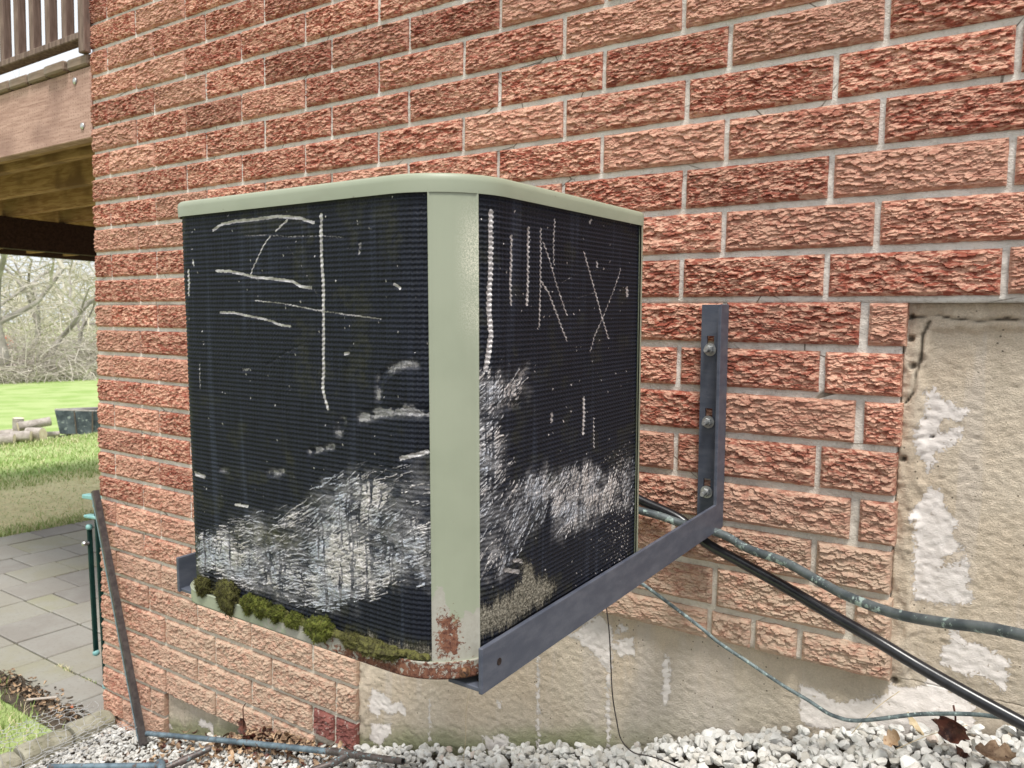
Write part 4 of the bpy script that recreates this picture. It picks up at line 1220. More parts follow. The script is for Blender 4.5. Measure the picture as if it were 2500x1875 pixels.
def stones(seed, regions, name):
    rs = np.random.RandomState(seed)
    V = []; F = []; T = []; b = 0
    shapes = {}
    for sub in (1, 2):
        v, f = ICO[sub]
        for k in range(16):
            p = v.copy()
            for _ in range(10):
                n_ = rs.normal(0, 1, 3); n_ /= np.linalg.norm(n_)
                t = rs.uniform(.34, .66)
                dd = p @ n_
                p = p - np.outer(np.maximum(dd - t, 0), n_)
            p += .05 * (fbm(v[:, 0] * 3 + k, v[:, 1] * 3 + v[:, 2] * 2, k, 2)[:, None] - .5) * v
            shapes[(sub, k)] = (p, f)
    for (x0, x1, y0, y1, n_, s0, s1, lift, sub) in regions:
        for _ in range(n_):
            x = rs.uniform(x0, x1); y = rs.uniform(y0, y1)
            s = rs.uniform(s0, s1) * (1.35 if rs.rand() < .08 else 1)
            p, f = shapes[(sub, rs.randint(16))]
            q = p * np.array([1, rs.uniform(.65, 1), rs.uniform(.5, .8)]) * s
            a, c_, e_ = rs.uniform(0, 6.28), rs.uniform(-.7, .7), rs.uniform(-.7, .7)
            Rz = np.array([[math.cos(a), -math.sin(a), 0], [math.sin(a), math.cos(a), 0], [0, 0, 1]])
            Rx = np.array([[1, 0, 0], [0, math.cos(c_), -math.sin(c_)], [0, math.sin(c_), math.cos(c_)]])
            Ry = np.array([[math.cos(e_), 0, math.sin(e_)], [0, 1, 0], [-math.sin(e_), 0, math.cos(e_)]])
            q = q @ (Rz @ Rx @ Ry).T
            bump = .014 * vn(x * 9, y * 9, 4)
            V.append(q + np.array([x, y, float(gz(x, y)) + lift * rs.rand() + bump - .010])); F.append(f + b); T.append(np.full(len(p), rs.rand())); b += len(p)
    me = mesh_np(name, np.vstack(V), np.vstack(F), M_STONE, smooth=False, attrs=dict(tint=np.concatenate(T)))
    o = link(name, me)
    tag(o, 'bed of loose white crushed stones along the foot of the wall', 'gravel', kind='stuff')
stones(3, [(1.25, 3.3, -.32, .012, 4200, .009, .016, .020, 2), (1.7, 3.3, -.28, .010, 600, .014, .020, .018, 2), (.60, 1.25, -.42, .005, 2300, .008, .014, .016, 1), (.09, .75, -.60, -.02, 3400, .007, .013, .014, 1), (.6, 3.4, -1.3, -.32, 3600, .011, .020, .012, 1)], 'gravel')
xs = np.linspace(.0, 8, 120); ys = np.linspace(-8, .06, 90)
X, Y = np.meshgrid(xs, ys)
V = np.stack([X, Y, gz(X, Y) - .012 + .004 * fbm(X * 20, Y * 20, 2)], -1).reshape(-1, 3); i = np.arange(X.size).reshape(X.shape)
F = np.stack([i[:-1, :-1], i[:-1, 1:], i[1:, 1:], i[1:, :-1]], -1).reshape(-1, 4)
tag(link('ground', mesh_np('ground', V, F, M_SOIL, True)), kind='structure')

# ------------------------------------------------------------------ leaves
M_LEAF = m_simple('dry_leaves', (.16, .095, .055), (.36, .25, .16), 60, .75, third=(.08, .04, .025), bs=.4)
M_LEAFT = m_simple('tan_leaf', (.40, .26, .15), (.55, .40, .26), 60, .7, third=(.25, .13, .07))
M_LEAFD = m_simple('dark_red_leaf', (.045, .014, .010), (.13, .04, .025), 60, .5, third=(.16, .07, .04))
M_STRAW = m_simple('dry_straw', (.42, .33, .20), (.58, .48, .32), 60, .8)

def leaf_verts(L, Wd, curl, rs, nseg=7, fold=.3):
    V = []; F = []
    tw = rs.uniform(-.5, .5)
    for i in range(nseg + 1):
        t = i / nseg
        w = Wd * math.sin(math.pi * (t * .92 + .04)) ** .8 * (1 + .25 * math.sin(t * 19 + tw * 9))
        a = curl * (t - .3)
        cx = L * (math.sin(a) / curl if abs(curl) > .01 else t); cz = L * ((1 - math.cos(a)) / curl if abs(curl) > .01 else 0)
        for k in (-1, -.5, 0, .5, 1):
            V.append((cx, k * w * math.cos(tw * t), cz + abs(k) * w * fold + k * w * math.sin(tw * t) + .002 * math.sin(k * 6 + t * 20)))
    for i in range(nseg):
        for k in range(4): F.append([i * 5 + k, i * 5 + k + 1, i * 5 + 6 + k, i * 5 + 5 + k])
    return np.array(V), np.array(F)
def rotm(a, b, c): return np.array(Matrix.Rotation(a, 3, 'Z') @ Matrix.Rotation(b, 3, 'Y') @ Matrix.Rotation(c, 3, 'X'))
def leaf_thing(loc, L, Wd, curl, mat, label, seed, rot, stem=None, fold=.3, cat='leaf'):
    rs = np.random.RandomState(seed)
    V, F = leaf_verts(L, Wd, curl, rs, 9, fold)
    V = V @ rotm(*rot).T
    o = link('dry_leaf', mesh_np('dry_leaf', V, F, mat, True), None, loc)
    tag(o, label, cat, 'dry leaves on the stones')
    if stem:
        m = MB(); m.tube(curve_pts([(0, 0, 0)] + stem, 5), [.0016] * (len(stem) * 5 + 1), 6); m.build('stem', mat, o, smooth=True)
    return o
def leaf_stuff(name, label, n, fx, size, mats, seed, cat='leaves'):
    rs = np.random.RandomState(seed); V = []; F = []; MI = []; b = 0
    for _ in range(n):
        x, y, z = fx(rs)
        v, f = leaf_verts(rs.uniform(*size), rs.uniform(.22, .4) * size[1] * .7, rs.uniform(-2.4, 2.4), rs, 4, rs.uniform(0, .8))
        v = v @ rotm(rs.uniform(0, 6.3), rs.uniform(-.7, .7), rs.uniform(-.8, .8)).T + np.array([x, y, z])
        V.append(v); F.append(f + b); b += len(v); MI.append(np.full(len(f), rs.choice(len(mats), p=[.5, .3, .2])))
    o = link(name, mesh_np(name, np.vstack(V), np.vstack(F), mats, True, mi=np.concatenate(MI)))
    return tag(o, label, cat, kind='stuff')
def pile(rs):
    x = rs.normal(.93, .12); y = -abs(rs.normal(0, .055)) - .006
    h = .055 * math.exp(-((x - .93) / .14) ** 2) * math.exp(y / .09)
    return x, y, float(gz(x, y)) + .014 + h * rs.rand() ** .5
leaf_stuff('leaf_litter', 'heap of dry brown leaves against the foot of the lower bricks', 250, pile, (.014, .034), [M_LEAF, M_LEAFT, M_LEAFD], 21)
def litter(rs):
    x = rs.uniform(.45, 1.25); y = -abs(rs.normal(.10, .07)) - .01
    return x, y, float(gz(x, y)) + .016 + .006 * rs.rand()
leaf_stuff('leaf_litter', 'scattered dead leaves among the stones by the copper pipe', 120, litter, (.014, .034), [M_LEAF, M_LEAFT, M_LEAFD], 22)
leaf_thing((.852, -.050, -2.022), .052, .022, 1.6, M_LEAFD, 'glossy dark red curled leaf with upright stem on the leaf heap', 1, (1.2, -1.1, .3), [(.002, .0, .03), (.0, .0, .062), (.012, 0, .080)])
leaf_thing((2.650, -.07, -1.462), .050, .024, 2.2, M_LEAFD, 'crumpled dark brown leaf against the foundation under the pipes', 2, (.8, -1.2, .6), [(.004, 0, .022), (.0, .0, .045)], .7)
leaf_thing((2.664, -.085, -1.490), .045, .016, 1.5, M_LEAFD, 'folded dark brown leaf lying just below the crumpled one', 7, (2.0, .9, .9), None, .8)
leaf_thing((2.700, -.125, -1.455), .055, .016, 1.2, M_LEAF, 'ribbed tan brown curled leaf at the right end of the stones', 3, (.1, .1, .5), None, .7)
leaf_thing((2.566, -.10, -1.492), .034, .012, 1.8, M_LEAFT, 'small light brown curled leaf in front of the dark crumpled leaf', 4, (.5, -.5, .4), None, .6)
leaf_thing((2.600, -.06, -1.478), .042, .008, 1.0, M_STRAW, 'narrow pale straw coloured leaf leaning on the white stones', 5, (2.6, -.4, .2), None, .5)
leaf_thing((1.255, -.05, -1.945), .022, .009, 1.6, M_LEAFT, 'tiny orange brown leaf beside the end of the copper pipe', 6, (.7, -.6, .4), None, .6)
# grass stalks
def stalk(pts, label):
    o0 = Vector(pts[0]); m = MB(); m.tube(curve_pts([Vector(p) - o0 for p in pts], 6), .0007, 5)
    tag(m.build('dry_stalk', M_STRAW, None, smooth=True, loc=tuple(o0)), label, 'stalk', 'dry stalks by the foundation')
stalk([(1.66, -.05, -1.87), (1.662, -.04, -1.80), (1.655, -.03, -1.74), (1.662, -.02, -1.66)], 'tall dry straw stalk standing before the concrete left of the dark wire')
stalk([(2.50, -.05, -1.52), (2.53, -.02, -1.48), (2.565, .0, -1.445)], 'short dry stalk leaning under the bend of the thin copper tube')
stalk([(2.575, -.10, -1.50), (2.62, -.07, -1.475), (2.67, -.05, -1.452)], 'pale dry stalk lying under the black pipe')

# ------------------------------------------------------------------ edging blocks between gravel and grass
M_EDGE = m_simple('weathered_concrete_block', (.25, .235, .17), (.36, .34, .265), 14, .92, third=(.17, .165, .10), bs=.8, bd=.004)
def edging(y0, y1, z, label, seed):
    nx, ny = 12, 22
    x0, x1 = .008, .100
    V = []; F = []
    rs = random.Random(seed)
    Ls = []
    prof = [(0, -.09), (0, -.014), (.004, -.005), (.012, 0), (.03, .0035), (.05, .0035), (.072, 0), (.084, -.005), (.091, -.014), (.093, -.09)]
    n = len(prof); yy = np.linspace(y0, y1, ny)
    for j, y in enumerate(yy):
        e = min(j, ny - 1 - j); sh = (.006 if e == 0 else .0015 if e == 1 else 0)
        for i, (px, pz) in enumerate(prof):
            nn = float(vn(y * 60, i * .8 + seed, seed)) - .5
            cx = .046; f = 1 - sh / .046
            V.append((x0 + cx + (px - cx) * f + nn * .003, y, z + pz - sh * .6 * (1 if pz > -.05 else 0) + nn * .004 * (pz > -.05)))
    for j in range(ny - 1):
        for i in range(n - 1): F.append([j * n + i, (j + 1) * n + i, (j + 1) * n + i + 1, j * n + i + 1])
    F.append(list(range(n))); F.append([(ny - 1) * n + i for i in range(n)][::-1])
    o = link('edging_block', mesh_np('edging_block', V, F, M_EDGE, False)); 
    return tag(o, label, 'edging', 'concrete edging blocks beside the gravel')
edging(-.150, -.012, -2.222, 'mossy concrete edging block touching the brick corner', 1)
edging(-.312, -.158, -2.228, 'grey concrete edging block between the corner block and the last one', 2)
edging(-.50, -.320, -2.236, 'edging block cut off by the lower left edge of the picture', 3)
edging(-.70, -.508, -2.24, 'edging block nearest the camera beyond the picture edge', 4)

# ------------------------------------------------------------------ patio of separate slabs
def m_paver():
    n = NT('patio_slab'); r = n.rand()
    c = n.mix(n.ramp(r, 0, .55), (.235, .215, .195), (.30, .28, .245))
    c = n.mix(n.ramp(r, .55, 1, 0, .8), c, (.30, .29, .19))
    c = n.mix(n.ramp(n.noise(5, 4), .4, .65, 0, .6), c, (.33, .32, .29))
    c = n.mix(n.ramp(n.noise(60, 5, .7), .5, .7, 0, .35), c, (.17, .16, .14))
    return n.fin(c, .62, 0, n.noise(90, 5, .7), .3, .002, .5)
M_PAVER = m_paver()
patio = empty('patio', (-1.5, .8, -2.36), None, None, kind='structure')
ZP = -2.30
b_ = MB(); b_.box(-3.0, -.02, -.12, 6.0, ZP - .06, ZP - .010); b_.build('joint_sand', m_simple('mossy_joint_sand', (.07, .075, .03), (.13, .12, .07), 30, .95, third=(.07, .10, .02)), patio, loc=(1.5, -.8, 2.36))
cols = [-.03, -.262, -.508, -.780, -1.05, -1.325, -1.595, -1.880, -2.165, -2.445, -2.77, -3.0]
joints = {0: [.02, .31, .60], 1: [-.11, .163, .447, .74], 2: [.163, .447, .74], 3: [.163, .447, .74], 4: [.163, .447, .73], 5: [.163, .447, .586], 6: [.163, .45, .729], 7: [.30, .59, .874], 8: [.17, .46, .75, 1.036], 9: [.30, .59, .87, 1.20], 10: [.50, .80, 1.10, 1.40]}
_pm = {}
pr = random.Random(4)
for c in range(11):
    xa, xb = cols[c + 1] + .004, cols[c] - .004
    js = joints[c][:]
    y = js[0]
    starts = [max(-.12, y - .28)] + js
    while starts[-1] < 3.4: starts.append(starts[-1] + pr.choice((.284, .284, .42)))
    for k in range(len(starts) - 1):
        ya, yb = starts[k] + .004, starts[k + 1] - .004
        if yb - ya < .05: continue
        key = (round(xb - xa, 2), round(yb - ya, 2))
        if key not in _pm:
            q = MB(); q.box(-key[0] / 2, key[0] / 2, -key[1] / 2, key[1] / 2, -.04, 0, .004); _pm[key] = q.mesh('slab', M_PAVER)
        o = link('slab', _pm[key], patio, ((xa + xb) / 2 + 1.5, (ya + yb) / 2 - .8, ZP + 2.36 + pr.uniform(-.002, .002)), (pr.uniform(-.006, .006), pr.uniform(-.006, .006), 0), ((xb - xa) / key[0], (yb - ya) / key[1], 1))

# ------------------------------------------------------------------ lawn and far ground
def lawn_z(X, Y):
    d = -X
    z = np.interp(d, [0, 3.2, 8.7, 10.4, 13, 18, 30, 42, 100, 400], [-2.325, -2.33, -2.52, -2.83, -2.98, -3.18, -3.42, -3.62, -3.40, -3.3])
    return z + .02 * (fbm(X * .8, Y * .8, 12, 3) - .5) * np.clip((d - 3) / 3, 0, 1)
def m_lawn():
    n = NT('lawn_grass'); x = n.z()
    c = n.mix(n.ramp(n.noise(.9, 4), .35, .62), (.25, .36, .105), (.37, .45, .19))
    # dry strip beside the patio
    dry = n.math('MULTIPLY', n.ramp(n.math('ADD', x[0], n.math('MULTIPLY', n.noise(1.6, 4), 1.6)), -5.3, -3.9, 0, 1), n.ramp(x[0], -2.7, -3.5, .1, 1))
    dry = n.math('MULTIPLY', dry, n.ramp(n.noise(9, 5, .7), .30, .60, .68, 1))
    c = n.mix(dry, c, (.80, .71, .43))
    c = n.mix(n.ramp(n.noise(38, 5, .7), .45, .7, 0, .55), c, (.42, .54, .20))
    c = n.mix(n.ramp(n.noise(20, 5, .7), .60, .74, 0, .6), c, (.13, .22, .05))
    far = n.ramp(x[0], -30, -50)
    c = n.mix(far, c, n.mix(n.noise(.4, 4), (.34, .36, .20), (.30, .42, .16)))
    return n.fin(c, .9, 0, n.noise(60, 5, .8), .6, .012, .15)
M_LAWN = m_lawn()
def grid(x0, x1, y0, y1, nx, ny):
    X, Y = np.meshgrid(np.linspace(x0, x1, nx), np.linspace(y0, y1, ny)); return X, Y
for (x0, x1, y0, y1, nx, ny) in ((-3.02 - 27, -3.02, -20, 40, 130, 130), (-3.02, .01, -20, -.11, 20, 60), (-3.02, 0, 6.0, 40, 12, 60), (-700, -30.02, -400, 700, 60, 60)):
    X, Y = grid(x0, x1, y0, y1, nx, ny); Z = lawn_z(X, Y) - (.03 if x0 < -100 else 0)
    if x0 == -3.02 and y1 < 0: Z = Z + .03
    i = np.arange(X.size).reshape(X.shape)
    F = np.stack([i[:-1, :-1], i[:-1, 1:], i[1:, 1:], i[1:, :-1]], -1).reshape(-1, 4)
    tag(link('lawn', mesh_np('lawn', np.stack([X, Y, Z], -1).reshape(-1, 3), F, M_LAWN, True)), kind='structure')

def blades(name, label, n, fx, L, wd, mat, seed, mats=None):
    rs = np.random.RandomState(seed)
    P = np.array([fx(rs) for _ in range(n)])
    h = rs.uniform(*L, n); a = rs.uniform(0, 6.283, n); lean = rs.normal(0, .45, (n, 2)) * h[:, None]
    t = np.stack([np.cos(a), np.sin(a), 0 * a], 1) * wd
    top = P + np.stack([lean[:, 0], lean[:, 1], h], 1); mid = P + np.stack([lean[:, 0] * .3, lean[:, 1] * .3, h * .55], 1)
    V = np.stack([P - t, P + t, mid + t * .8, mid - t * .8, top], 1).reshape(-1, 3)
    k = np.arange(n)[:, None] * 5
    F = [list(q) for q in np.concatenate([k + [[0, 1, 2, 3]]], 0)] + [list(q) for q in (k + [[3, 2, 4]])]
    mi = None
    ms = mats or [mat]
    if mats:
        r = rs.randint(0, len(mats), n); mi = np.concatenate([r, r])
    o = link(name, mesh_np(name, V, F, ms, False, mi=mi))
    return tag(o, label, 'grass', kind='stuff')
M_G1 = m_simple('grass_green', (.17, .26, .06), (.29, .39, .11), 20, .75)
M_G2 = m_simple('grass_light', (.33, .43, .15), (.46, .54, .25), 20, .75)
M_G3 = m_simple('grass_dry', (.62, .55, .33), (.78, .71, .48), 20, .85)
def near_patch(rs):
    while True:
        x = rs.uniform(-1.2, .0); y = rs.uniform(-1.4, -.02)
        if y < -.085 - .06 * rs.rand() or (x < -.62 and y < -.06): return x, y, -2.298
blades('grass', 'tuft of green and straw coloured grass behind the edging blocks', 7000, near_patch, (.02, .055), .0016, M_G1, 31, [M_G1, M_G1, M_G2, M_G3])
def patio_edge(rs):
    x = -2.98 - abs(rs.normal(0, .16)); y = rs.uniform(-.5, 3.4); return x, y, float(lawn_z(np.array(x), np.array(y))) - .005
blades('grass', 'ragged fringe of grass along the far edge of the patio', 6000, patio_edge, (.03, .08), .003, M_G1, 32, [M_G1, M_G2, M_G3])
def lawn_pts(rs):
    x = -5.0 - 4.0 * rs.rand() ** 1.0; y = rs.uniform(.0, 1.0) * (2.2 - x * .35) + (-x - 3) * .22
    return x, y, float(lawn_z(np.array(x), np.array(y))) - .003
blades('grass', 'short uneven grass over the near lawn', 16000, lawn_pts, (.02, .05), .004, M_G1, 33, [M_G1, M_G1, M_G2, M_G3])
def dry_pts(rs):
    x = -3.05 - 2.6 * rs.rand(); y = rs.uniform(.0, 1.0) * (2.2 - x * .35) + (-x - 3) * .22
    return x, y, float(lawn_z(np.array(x), np.array(y))) - .004
blades('grass', 'straw coloured dry grass over the strip of lawn next to the patio', 9000, dry_pts, (.008, .022), .004, M_G3, 36, [M_G3, M_G3, M_G3, M_G2])
def crest_pts(rs):
    x = -8.0 - 1.8 * rs.rand(); y = rs.uniform(2.0, 6.5); return x, y, float(lawn_z(np.array(x), np.array(y))) - .003
blades('grass', 'grass along the crest of the slope by the logs', 5000, crest_pts, (.03, .07), .006, M_G2, 34, [M_G1, M_G2, M_G3])
# weeds in slab joints
def weed(rs):
    k = rs.randint(4); c = [(-.62, .16), (-.42, .16), (-.20, .155), (-.12, .15)][k]
    return c[0] + rs.normal(0, .03), c[1] + rs.normal(0, .006), ZP - .008
blades('weeds', 'small yellow green weeds growing in the patio joint', 260, weed, (.008, .022), .0018, M_G2, 35, [M_G2, M_G3])
# soil and debris strip between patio and edging
X, Y = grid(-.95, .012, -.13, .012, 60, 24)
mask = sstep(-.16, -.02, Y + .05 * (fbm(X * 12, Y * 12, 5) - .5)) * 1
Z = -2.302 + .020 * fbm(X * 14, Y * 20, 6) * sstep(.03, -.06, Y) - .012 * sstep(-.02, .03, Y)
i = np.arange(X.size).reshape(X.shape); F = np.stack([i[:-1, :-1], i[:-1, 1:], i[1:, 1:], i[1:, :-1]], -1).reshape(-1, 4)
tag(link('soil', mesh_np('soil', np.stack([X, Y, Z], -1).reshape(-1, 3), F, M_SOIL, True)), kind='structure')
def deb(rs):
    x = rs.uniform(-.75, .0); y = -.040 + rs.normal(0, .026); return x, y, -2.292 + .01 * rs.rand()
leaf_stuff('leaf_debris', 'crumbled bark and leaf debris along the near edge of the patio', 380, deb, (.010, .028), [M_SOIL, M_LEAF, M_LEAFT], 23, 'debris')
m = MB(); m.box(-.05, .05, -.006, .006, 0, .005, .001)
tag(m.build('paint_stick', m_simple('pale_wood', (.42, .36, .31), (.55, .5, .44), 40, .8), None, loc=(-.345, -.055, -2.274), rot=(0, .05, .95)), 'pale split wooden stick lying on the debris by the patio', 'stick')
m = MB(); m.box(-.035, .035, -.008, .008, 0, .009, .001)
tag(m.build('plastic_strip', M_BLACK, None, loc=(-.085, .045, -2.294), rot=(0, 0, -.9)), 'short black plastic strip on the slab near the brick corner', 'strip')
m = MB(); m.lathe([(.004, 0), (.012, .003), (.010, .007), (.003, .008)], (0, 0, 0), (0, 0, 1), 9)
tag(m.build('brick_chip', m_simple('orange_chip', (.48, .13, .06), (.58, .2, .1), 90), None, loc=(-.235, .0, -2.298)), 'small orange red chip lying on the slab by the stick', 'chip')

# ------------------------------------------------------------------ chicken wire
M_GALV = m_simple('galvanised_wire', (.42, .42, .42), (.60, .60, .60), 60, .5, .3)
m = MB(); rs = np.random.RandomState(8)
hexr = .019
def wirepos(u, v):
    x = -.06 + u; y = -.60 + v
    z = max(float(gz(max(x, 0.0), y)) + .046, -2.196 if x < .12 else -9) + .022 * float(vn(x * 9, y * 9, 77)) + .012 * float(vn(x * 30, y * 30, 78))
    return (x + .012 * (float(vn(x * 14, y * 14, 79)) - .5) * 2, y + .012 * (float(vn(x * 14, y * 14, 80)) - .5) * 2, z)
dx = hexr * math.sqrt(3); dyh = hexr * 1.5
for r in range(0, 19):
    for c in range(0, 13):
        u = c * dx + (dx / 2 if r % 2 else 0); v = r * dyh
        if (u - .20) ** 2 / .075 + (v - .26) ** 2 / .09 > 1 + .3 * rs.rand(): continue
        A = [(u + hexr * math.sin(k * math.pi / 3), v + hexr * math.cos(k * math.pi / 3)) for k in (0, 1, 2, 3)]
        for k in range(3): m.tube([wirepos(*A[k]), wirepos(*A[k + 1])], .0009, 4, cap=False)
for k in range(9):
    a = rs.uniform(0, 6.28); c0 = wirepos(rs.uniform(.1, .3), rs.uniform(.3, .5))
    m.tube(curve_pts([(c0[0] + .03 * math.cos(a + t), c0[1] + .03 * math.sin(a + t), c0[2] + .006 * t) for t in range(5)], 4), .0007, 4, cap=False)
o = m.build('chicken_wire', M_GALV, None, smooth=True)
tag(o, 'crumpled piece of galvanised chicken wire over the stones and edging blocks', 'wire mesh')

# ------------------------------------------------------------------ folded green garden chair behind the corner
M_GREEN = m_simple('dark_green_metal', (.005, .026, .023), (.010, .042, .035), 30, .45)
M_TEAL = m_simple('pale_teal_plastic', (.20, .42, .42), (.28, .5, .48), 30, .5)
M_CHROME = m_simple('chrome_latch', (.5, .5, .5), (.7, .7, .7), 60, .25, .9)
gc = empty('folded_chair', (-.225, .12, -2.295), 'folded dark green garden chair with pale teal end caps behind the brick corner', 'chair', rot=(0, R_(-3.5), 0))
def cbar(x, z0, z1, name='frame_bar', y=0.0):
    m = MB(); m.box(x - .0045, x + .0045, y - .010, y + .010, z0, z1, .003)
    b = m.build(name, M_GREEN, gc)
    q = MB(); q.lathe([(.006, -.002), (.013, .004), (.013, .014), (.008, .020)], (x, y, z0 - .008), (0, 0, 1), 12); q.build('end_cap', M_TEAL, b, smooth=True)
    q = MB(); q.lathe([(.006, -.002), (.013, .004), (.013, .014), (.008, .020)], (x, y, z1 - .008), (0, 0, 1), 12); q.build('end_cap', M_TEAL, b, smooth=True)
for i, (z0, z1) in enumerate(((.16, .66), (.10, .70), (.04, .75), (.03, .76), (.03, .78))):
    cbar(-.045 + i * .030, z0, z1, y=.02 * (i % 2))
m = MB(); m.box(-.06, .10, -.016, .016, .775, .792, .003); m.build('top_rail', M_TEAL, gc)
m = MB(); m.box(-.055, .10, -.016, .016, .70, .712, .003); m.build('cross_rail', M_TEAL, gc)
m = MB(); m.lathe([(.010, 0), (.010, .02), (.004, .024)], (-.045, -.008, .60), (0, -1, 0), 12); m.build('latch', M_CHROME, gc, smooth=True)

# ------------------------------------------------------------------ the deck on the far side of the house
def m_wood(name, a, b, third=None, dots=False, sc=(6, 60, 60)):
    n = NT(name); v = n.obj()
    g = n.noise(sc, 5, .6, v=v, dist=.8)
    c = n.mix(n.ramp(g, .35, .65), a, b)
    if third: c = n.mix(n.ramp(n.noise(3.5, 4, v=v), .5, .72), c, third)
    c = n.mix(n.ramp(n.voro(4.2, v=v), .075, .03, 0, .75), c, (.10, .055, .03))
    if dots:
        x = n.n('ShaderNodeSeparateXYZ'); n.l(v, x.inputs[0])
        dd = n.voro((62, 1, 90), v=v, rnd=.25)
        c = n.mix(n.ramp(dd, .26, .16, 0, .6), c, (.16, .08, .06))
    return n.fin(c, .85, 0, g, .4, .003, .2)
M_RIM = m_wood('pinkish_treated_wood', (.38, .235, .185), (.52, .34, .275), (.30, .185, .15), True)
M_DECK = m_wood('weathered_deck_wood', (.17, .12, .085), (.27, .20, .15), (.22, .20, .17))
M_BAL = m_wood('brown_baluster_wood', (.13, .088, .070), (.25, .18, .145), None, False, (60, 60, 6))
M_JOIST = m_wood('greenish_joist_wood', (.27, .145, .065), (.44, .265, .135), (.19, .10, .05))
M_DARKB = m_wood('dark_stained_beam', (.035, .017, .010), (.06, .03, .018))
deck = empty('deck', (-2.7, 1.6, -2.3), 'raised wooden deck with baluster railing at the left corner of the house', 'deck')
DL = (2.7, -1.6, 2.3)
def dpart(name, bx, mat, parent=None, b=.003):
    """a board: its own mesh centred on itself, so that the grain follows it"""
    x0, x1, y0, y1, z0, z1 = bx
    m = MB(); c = ((x0 + x1) / 2, (y0 + y1) / 2, (z0 + z1) / 2)
    m.box(x0 - c[0], x1 - c[0], y0 - c[1], y1 - c[1], z0 - c[2], z1 - c[2], b)
    if parent is None: return m.build(name, mat, deck, loc=(c[0] + 2.7, c[1] - 1.6, c[2] + 2.3))
    return m.build(name, mat, parent)
rim = dpart('rim_joist', (-5.4, -.001, -.004, .036, -.203, .037), M_RIM)
for bx, bz in ((-.099, .0007), (-.0555, -.1587)):
    q = MB(); q.lathe([(.012, 0), (.011, .004), (.004, .006)], (bx + 2.7, -.0205, bz + .083), (0, -1, 0), 14); q.build('carriage_bolt', M_ZINC, rim, smooth=True)
dpart('second_rim', (-5.4, -.001, .0365, .075, -.196, .034), M_JOIST)
for k in range(9):
    y = .16 + .34 * k if k else .155
    dpart('joist', (-5.35, -.002, y, y + .038, -.197 + .004 * (k % 2), .036), M_JOIST)
dpart('beam', (-5.48, -5.40, -.004, 3.3, -.215, .037), M_DARKB)
dpart('beam', (-2.66, -2.58, .25, 3.2, -.392, -.199), M_DARKB)
m = MB(); m.box(.0, .0 + .038, 0, .0, 0, 0) if False else None
dr = random.Random(2)
x = .004
k = 0
while x > -5.4:
    x0 = x - .137
    yo = -.022 + dr.uniform(-.006, .006)
    dpart('deck_board', (x0, x - .003, yo, 3.25, .0385, .075 + dr.uniform(-.001, .001)), M_DECK, b=.006)
    x = x0 - .004; k += 1
dpart('bottom_rail', (-5.4, -.033, .0, .050, .143, .167), M_BAL)
dpart('top_rail', (-5.4, .0, -.02, .12, .93, .968), M_BAL)
x = -.062; 
while x > -5.4:
    dpart('baluster', (x - .033, x, .008, .040, .1672, .93), M_BAL)
    x -= .1175
dpart('post', (-.028, .010, -.030, -.0045, .0755, .93), M_BAL)
for px in (-5.35, -2.6):
    dpart('support_post', (px - .05, px + .05, 3.0, 3.1, -2.4, -.22), M_DARKB)

# ------------------------------------------------------------------ trailer and firewood
M_TR = m_simple('worn_blue_black_steel', (.050, .060, .085), (.14, .16, .20), 5, .55, .2, .3, .003, third=(.34, .37, .40))
M_TRR = m_simple('trailer_lip', (.33, .29, .29), (.46, .42, .42), 8, .6)
M_TRI = m_simple('trailer_inside', (.20, .18, .16), (.30, .27, .24), 6, .8)
M_TYRE = m_simple('black_tyre', (.012, .012, .012), (.025, .025, .025), 20, .8)
A = Vector((-10.20, 4.80, 0)); B = Vector((-9.62, 5.12, 0))
ux = (B - A).normalized()
ang = math.atan2(ux.y, ux.x)
tr = empty('garden_trailer', (A.x, A.y, -2.69), 'small blue black steel tipping trailer standing on the lawn', 'trailer', rot=(0, 0, ang))
w = (B - A).length; Lg = 1.25
def panel(name, q, mat, t=.012, parent=tr):
    """thick quad panel from four corners"""
    q = [Vector(p) for p in q]; nn = (q[1] - q[0]).cross(q[3] - q[0]).normalized() * t
    m = MB(); vs = q + [p + nn for p in q]
    m.add(vs, [[0, 1, 2, 3], [7, 6, 5, 4], [0, 4, 5, 1], [1, 5, 6, 2], [2, 6, 7, 3], [3, 7, 4, 0]]); return m.build(name, mat, parent)
f = .045; z0, z1 = .05, .43
sk = .95      # box skews away to the right
D = Vector((.95, .90, 0))
a0, b0 = Vector((f, 0, z0)), Vector((w - f, 0, z0)); a1, b1 = Vector((0, -.05, z1)), Vector((w, -.05, z1))
fr = panel('front_panel', [a0, b0, b1, a1], M_TR)
panel('side_panel', [b0, b0 + D, b1 + D, b1], M_TR); panel('side_panel', [a0, a1, a1 + D, a0 + D], M_TRI)
panel('rear_panel', [a0 + D, a1 + D, b1 + D, b0 + D], M_TRI); panel('floor', [a0, a0 + D, b0 + D, b0], M_TRI)
for (p, q) in ((a1, b1), (b1, b1 + D), (a1 + D, b1 + D), (a1, a1 + D)):
    m = MB(); m.tube([p + Vector((0, 0, .008)), q + Vector((0, 0, .008))], .017, 4); m.build('lip', M_TRR, tr)
for t in (.5, .965):
    m = MB(); p = a0.lerp(b0, t); q = a1.lerp(b1, t); m.tube([p + Vector((0, -.012, 0)), q + Vector((0, -.012, 0))], .013, 4); m.build('rib', m_simple('rust_brown_rib', (.10, .075, .065), (.17, .13, .11), 12), tr)
m = MB(); m.tube([Vector((w * .3, .1, .03)), Vector((w * .1, -.3, .0)), Vector((-.35, -.62, -.02))], .022, 8); m.build('tow_bar', M_TYRE, tr, smooth=True)
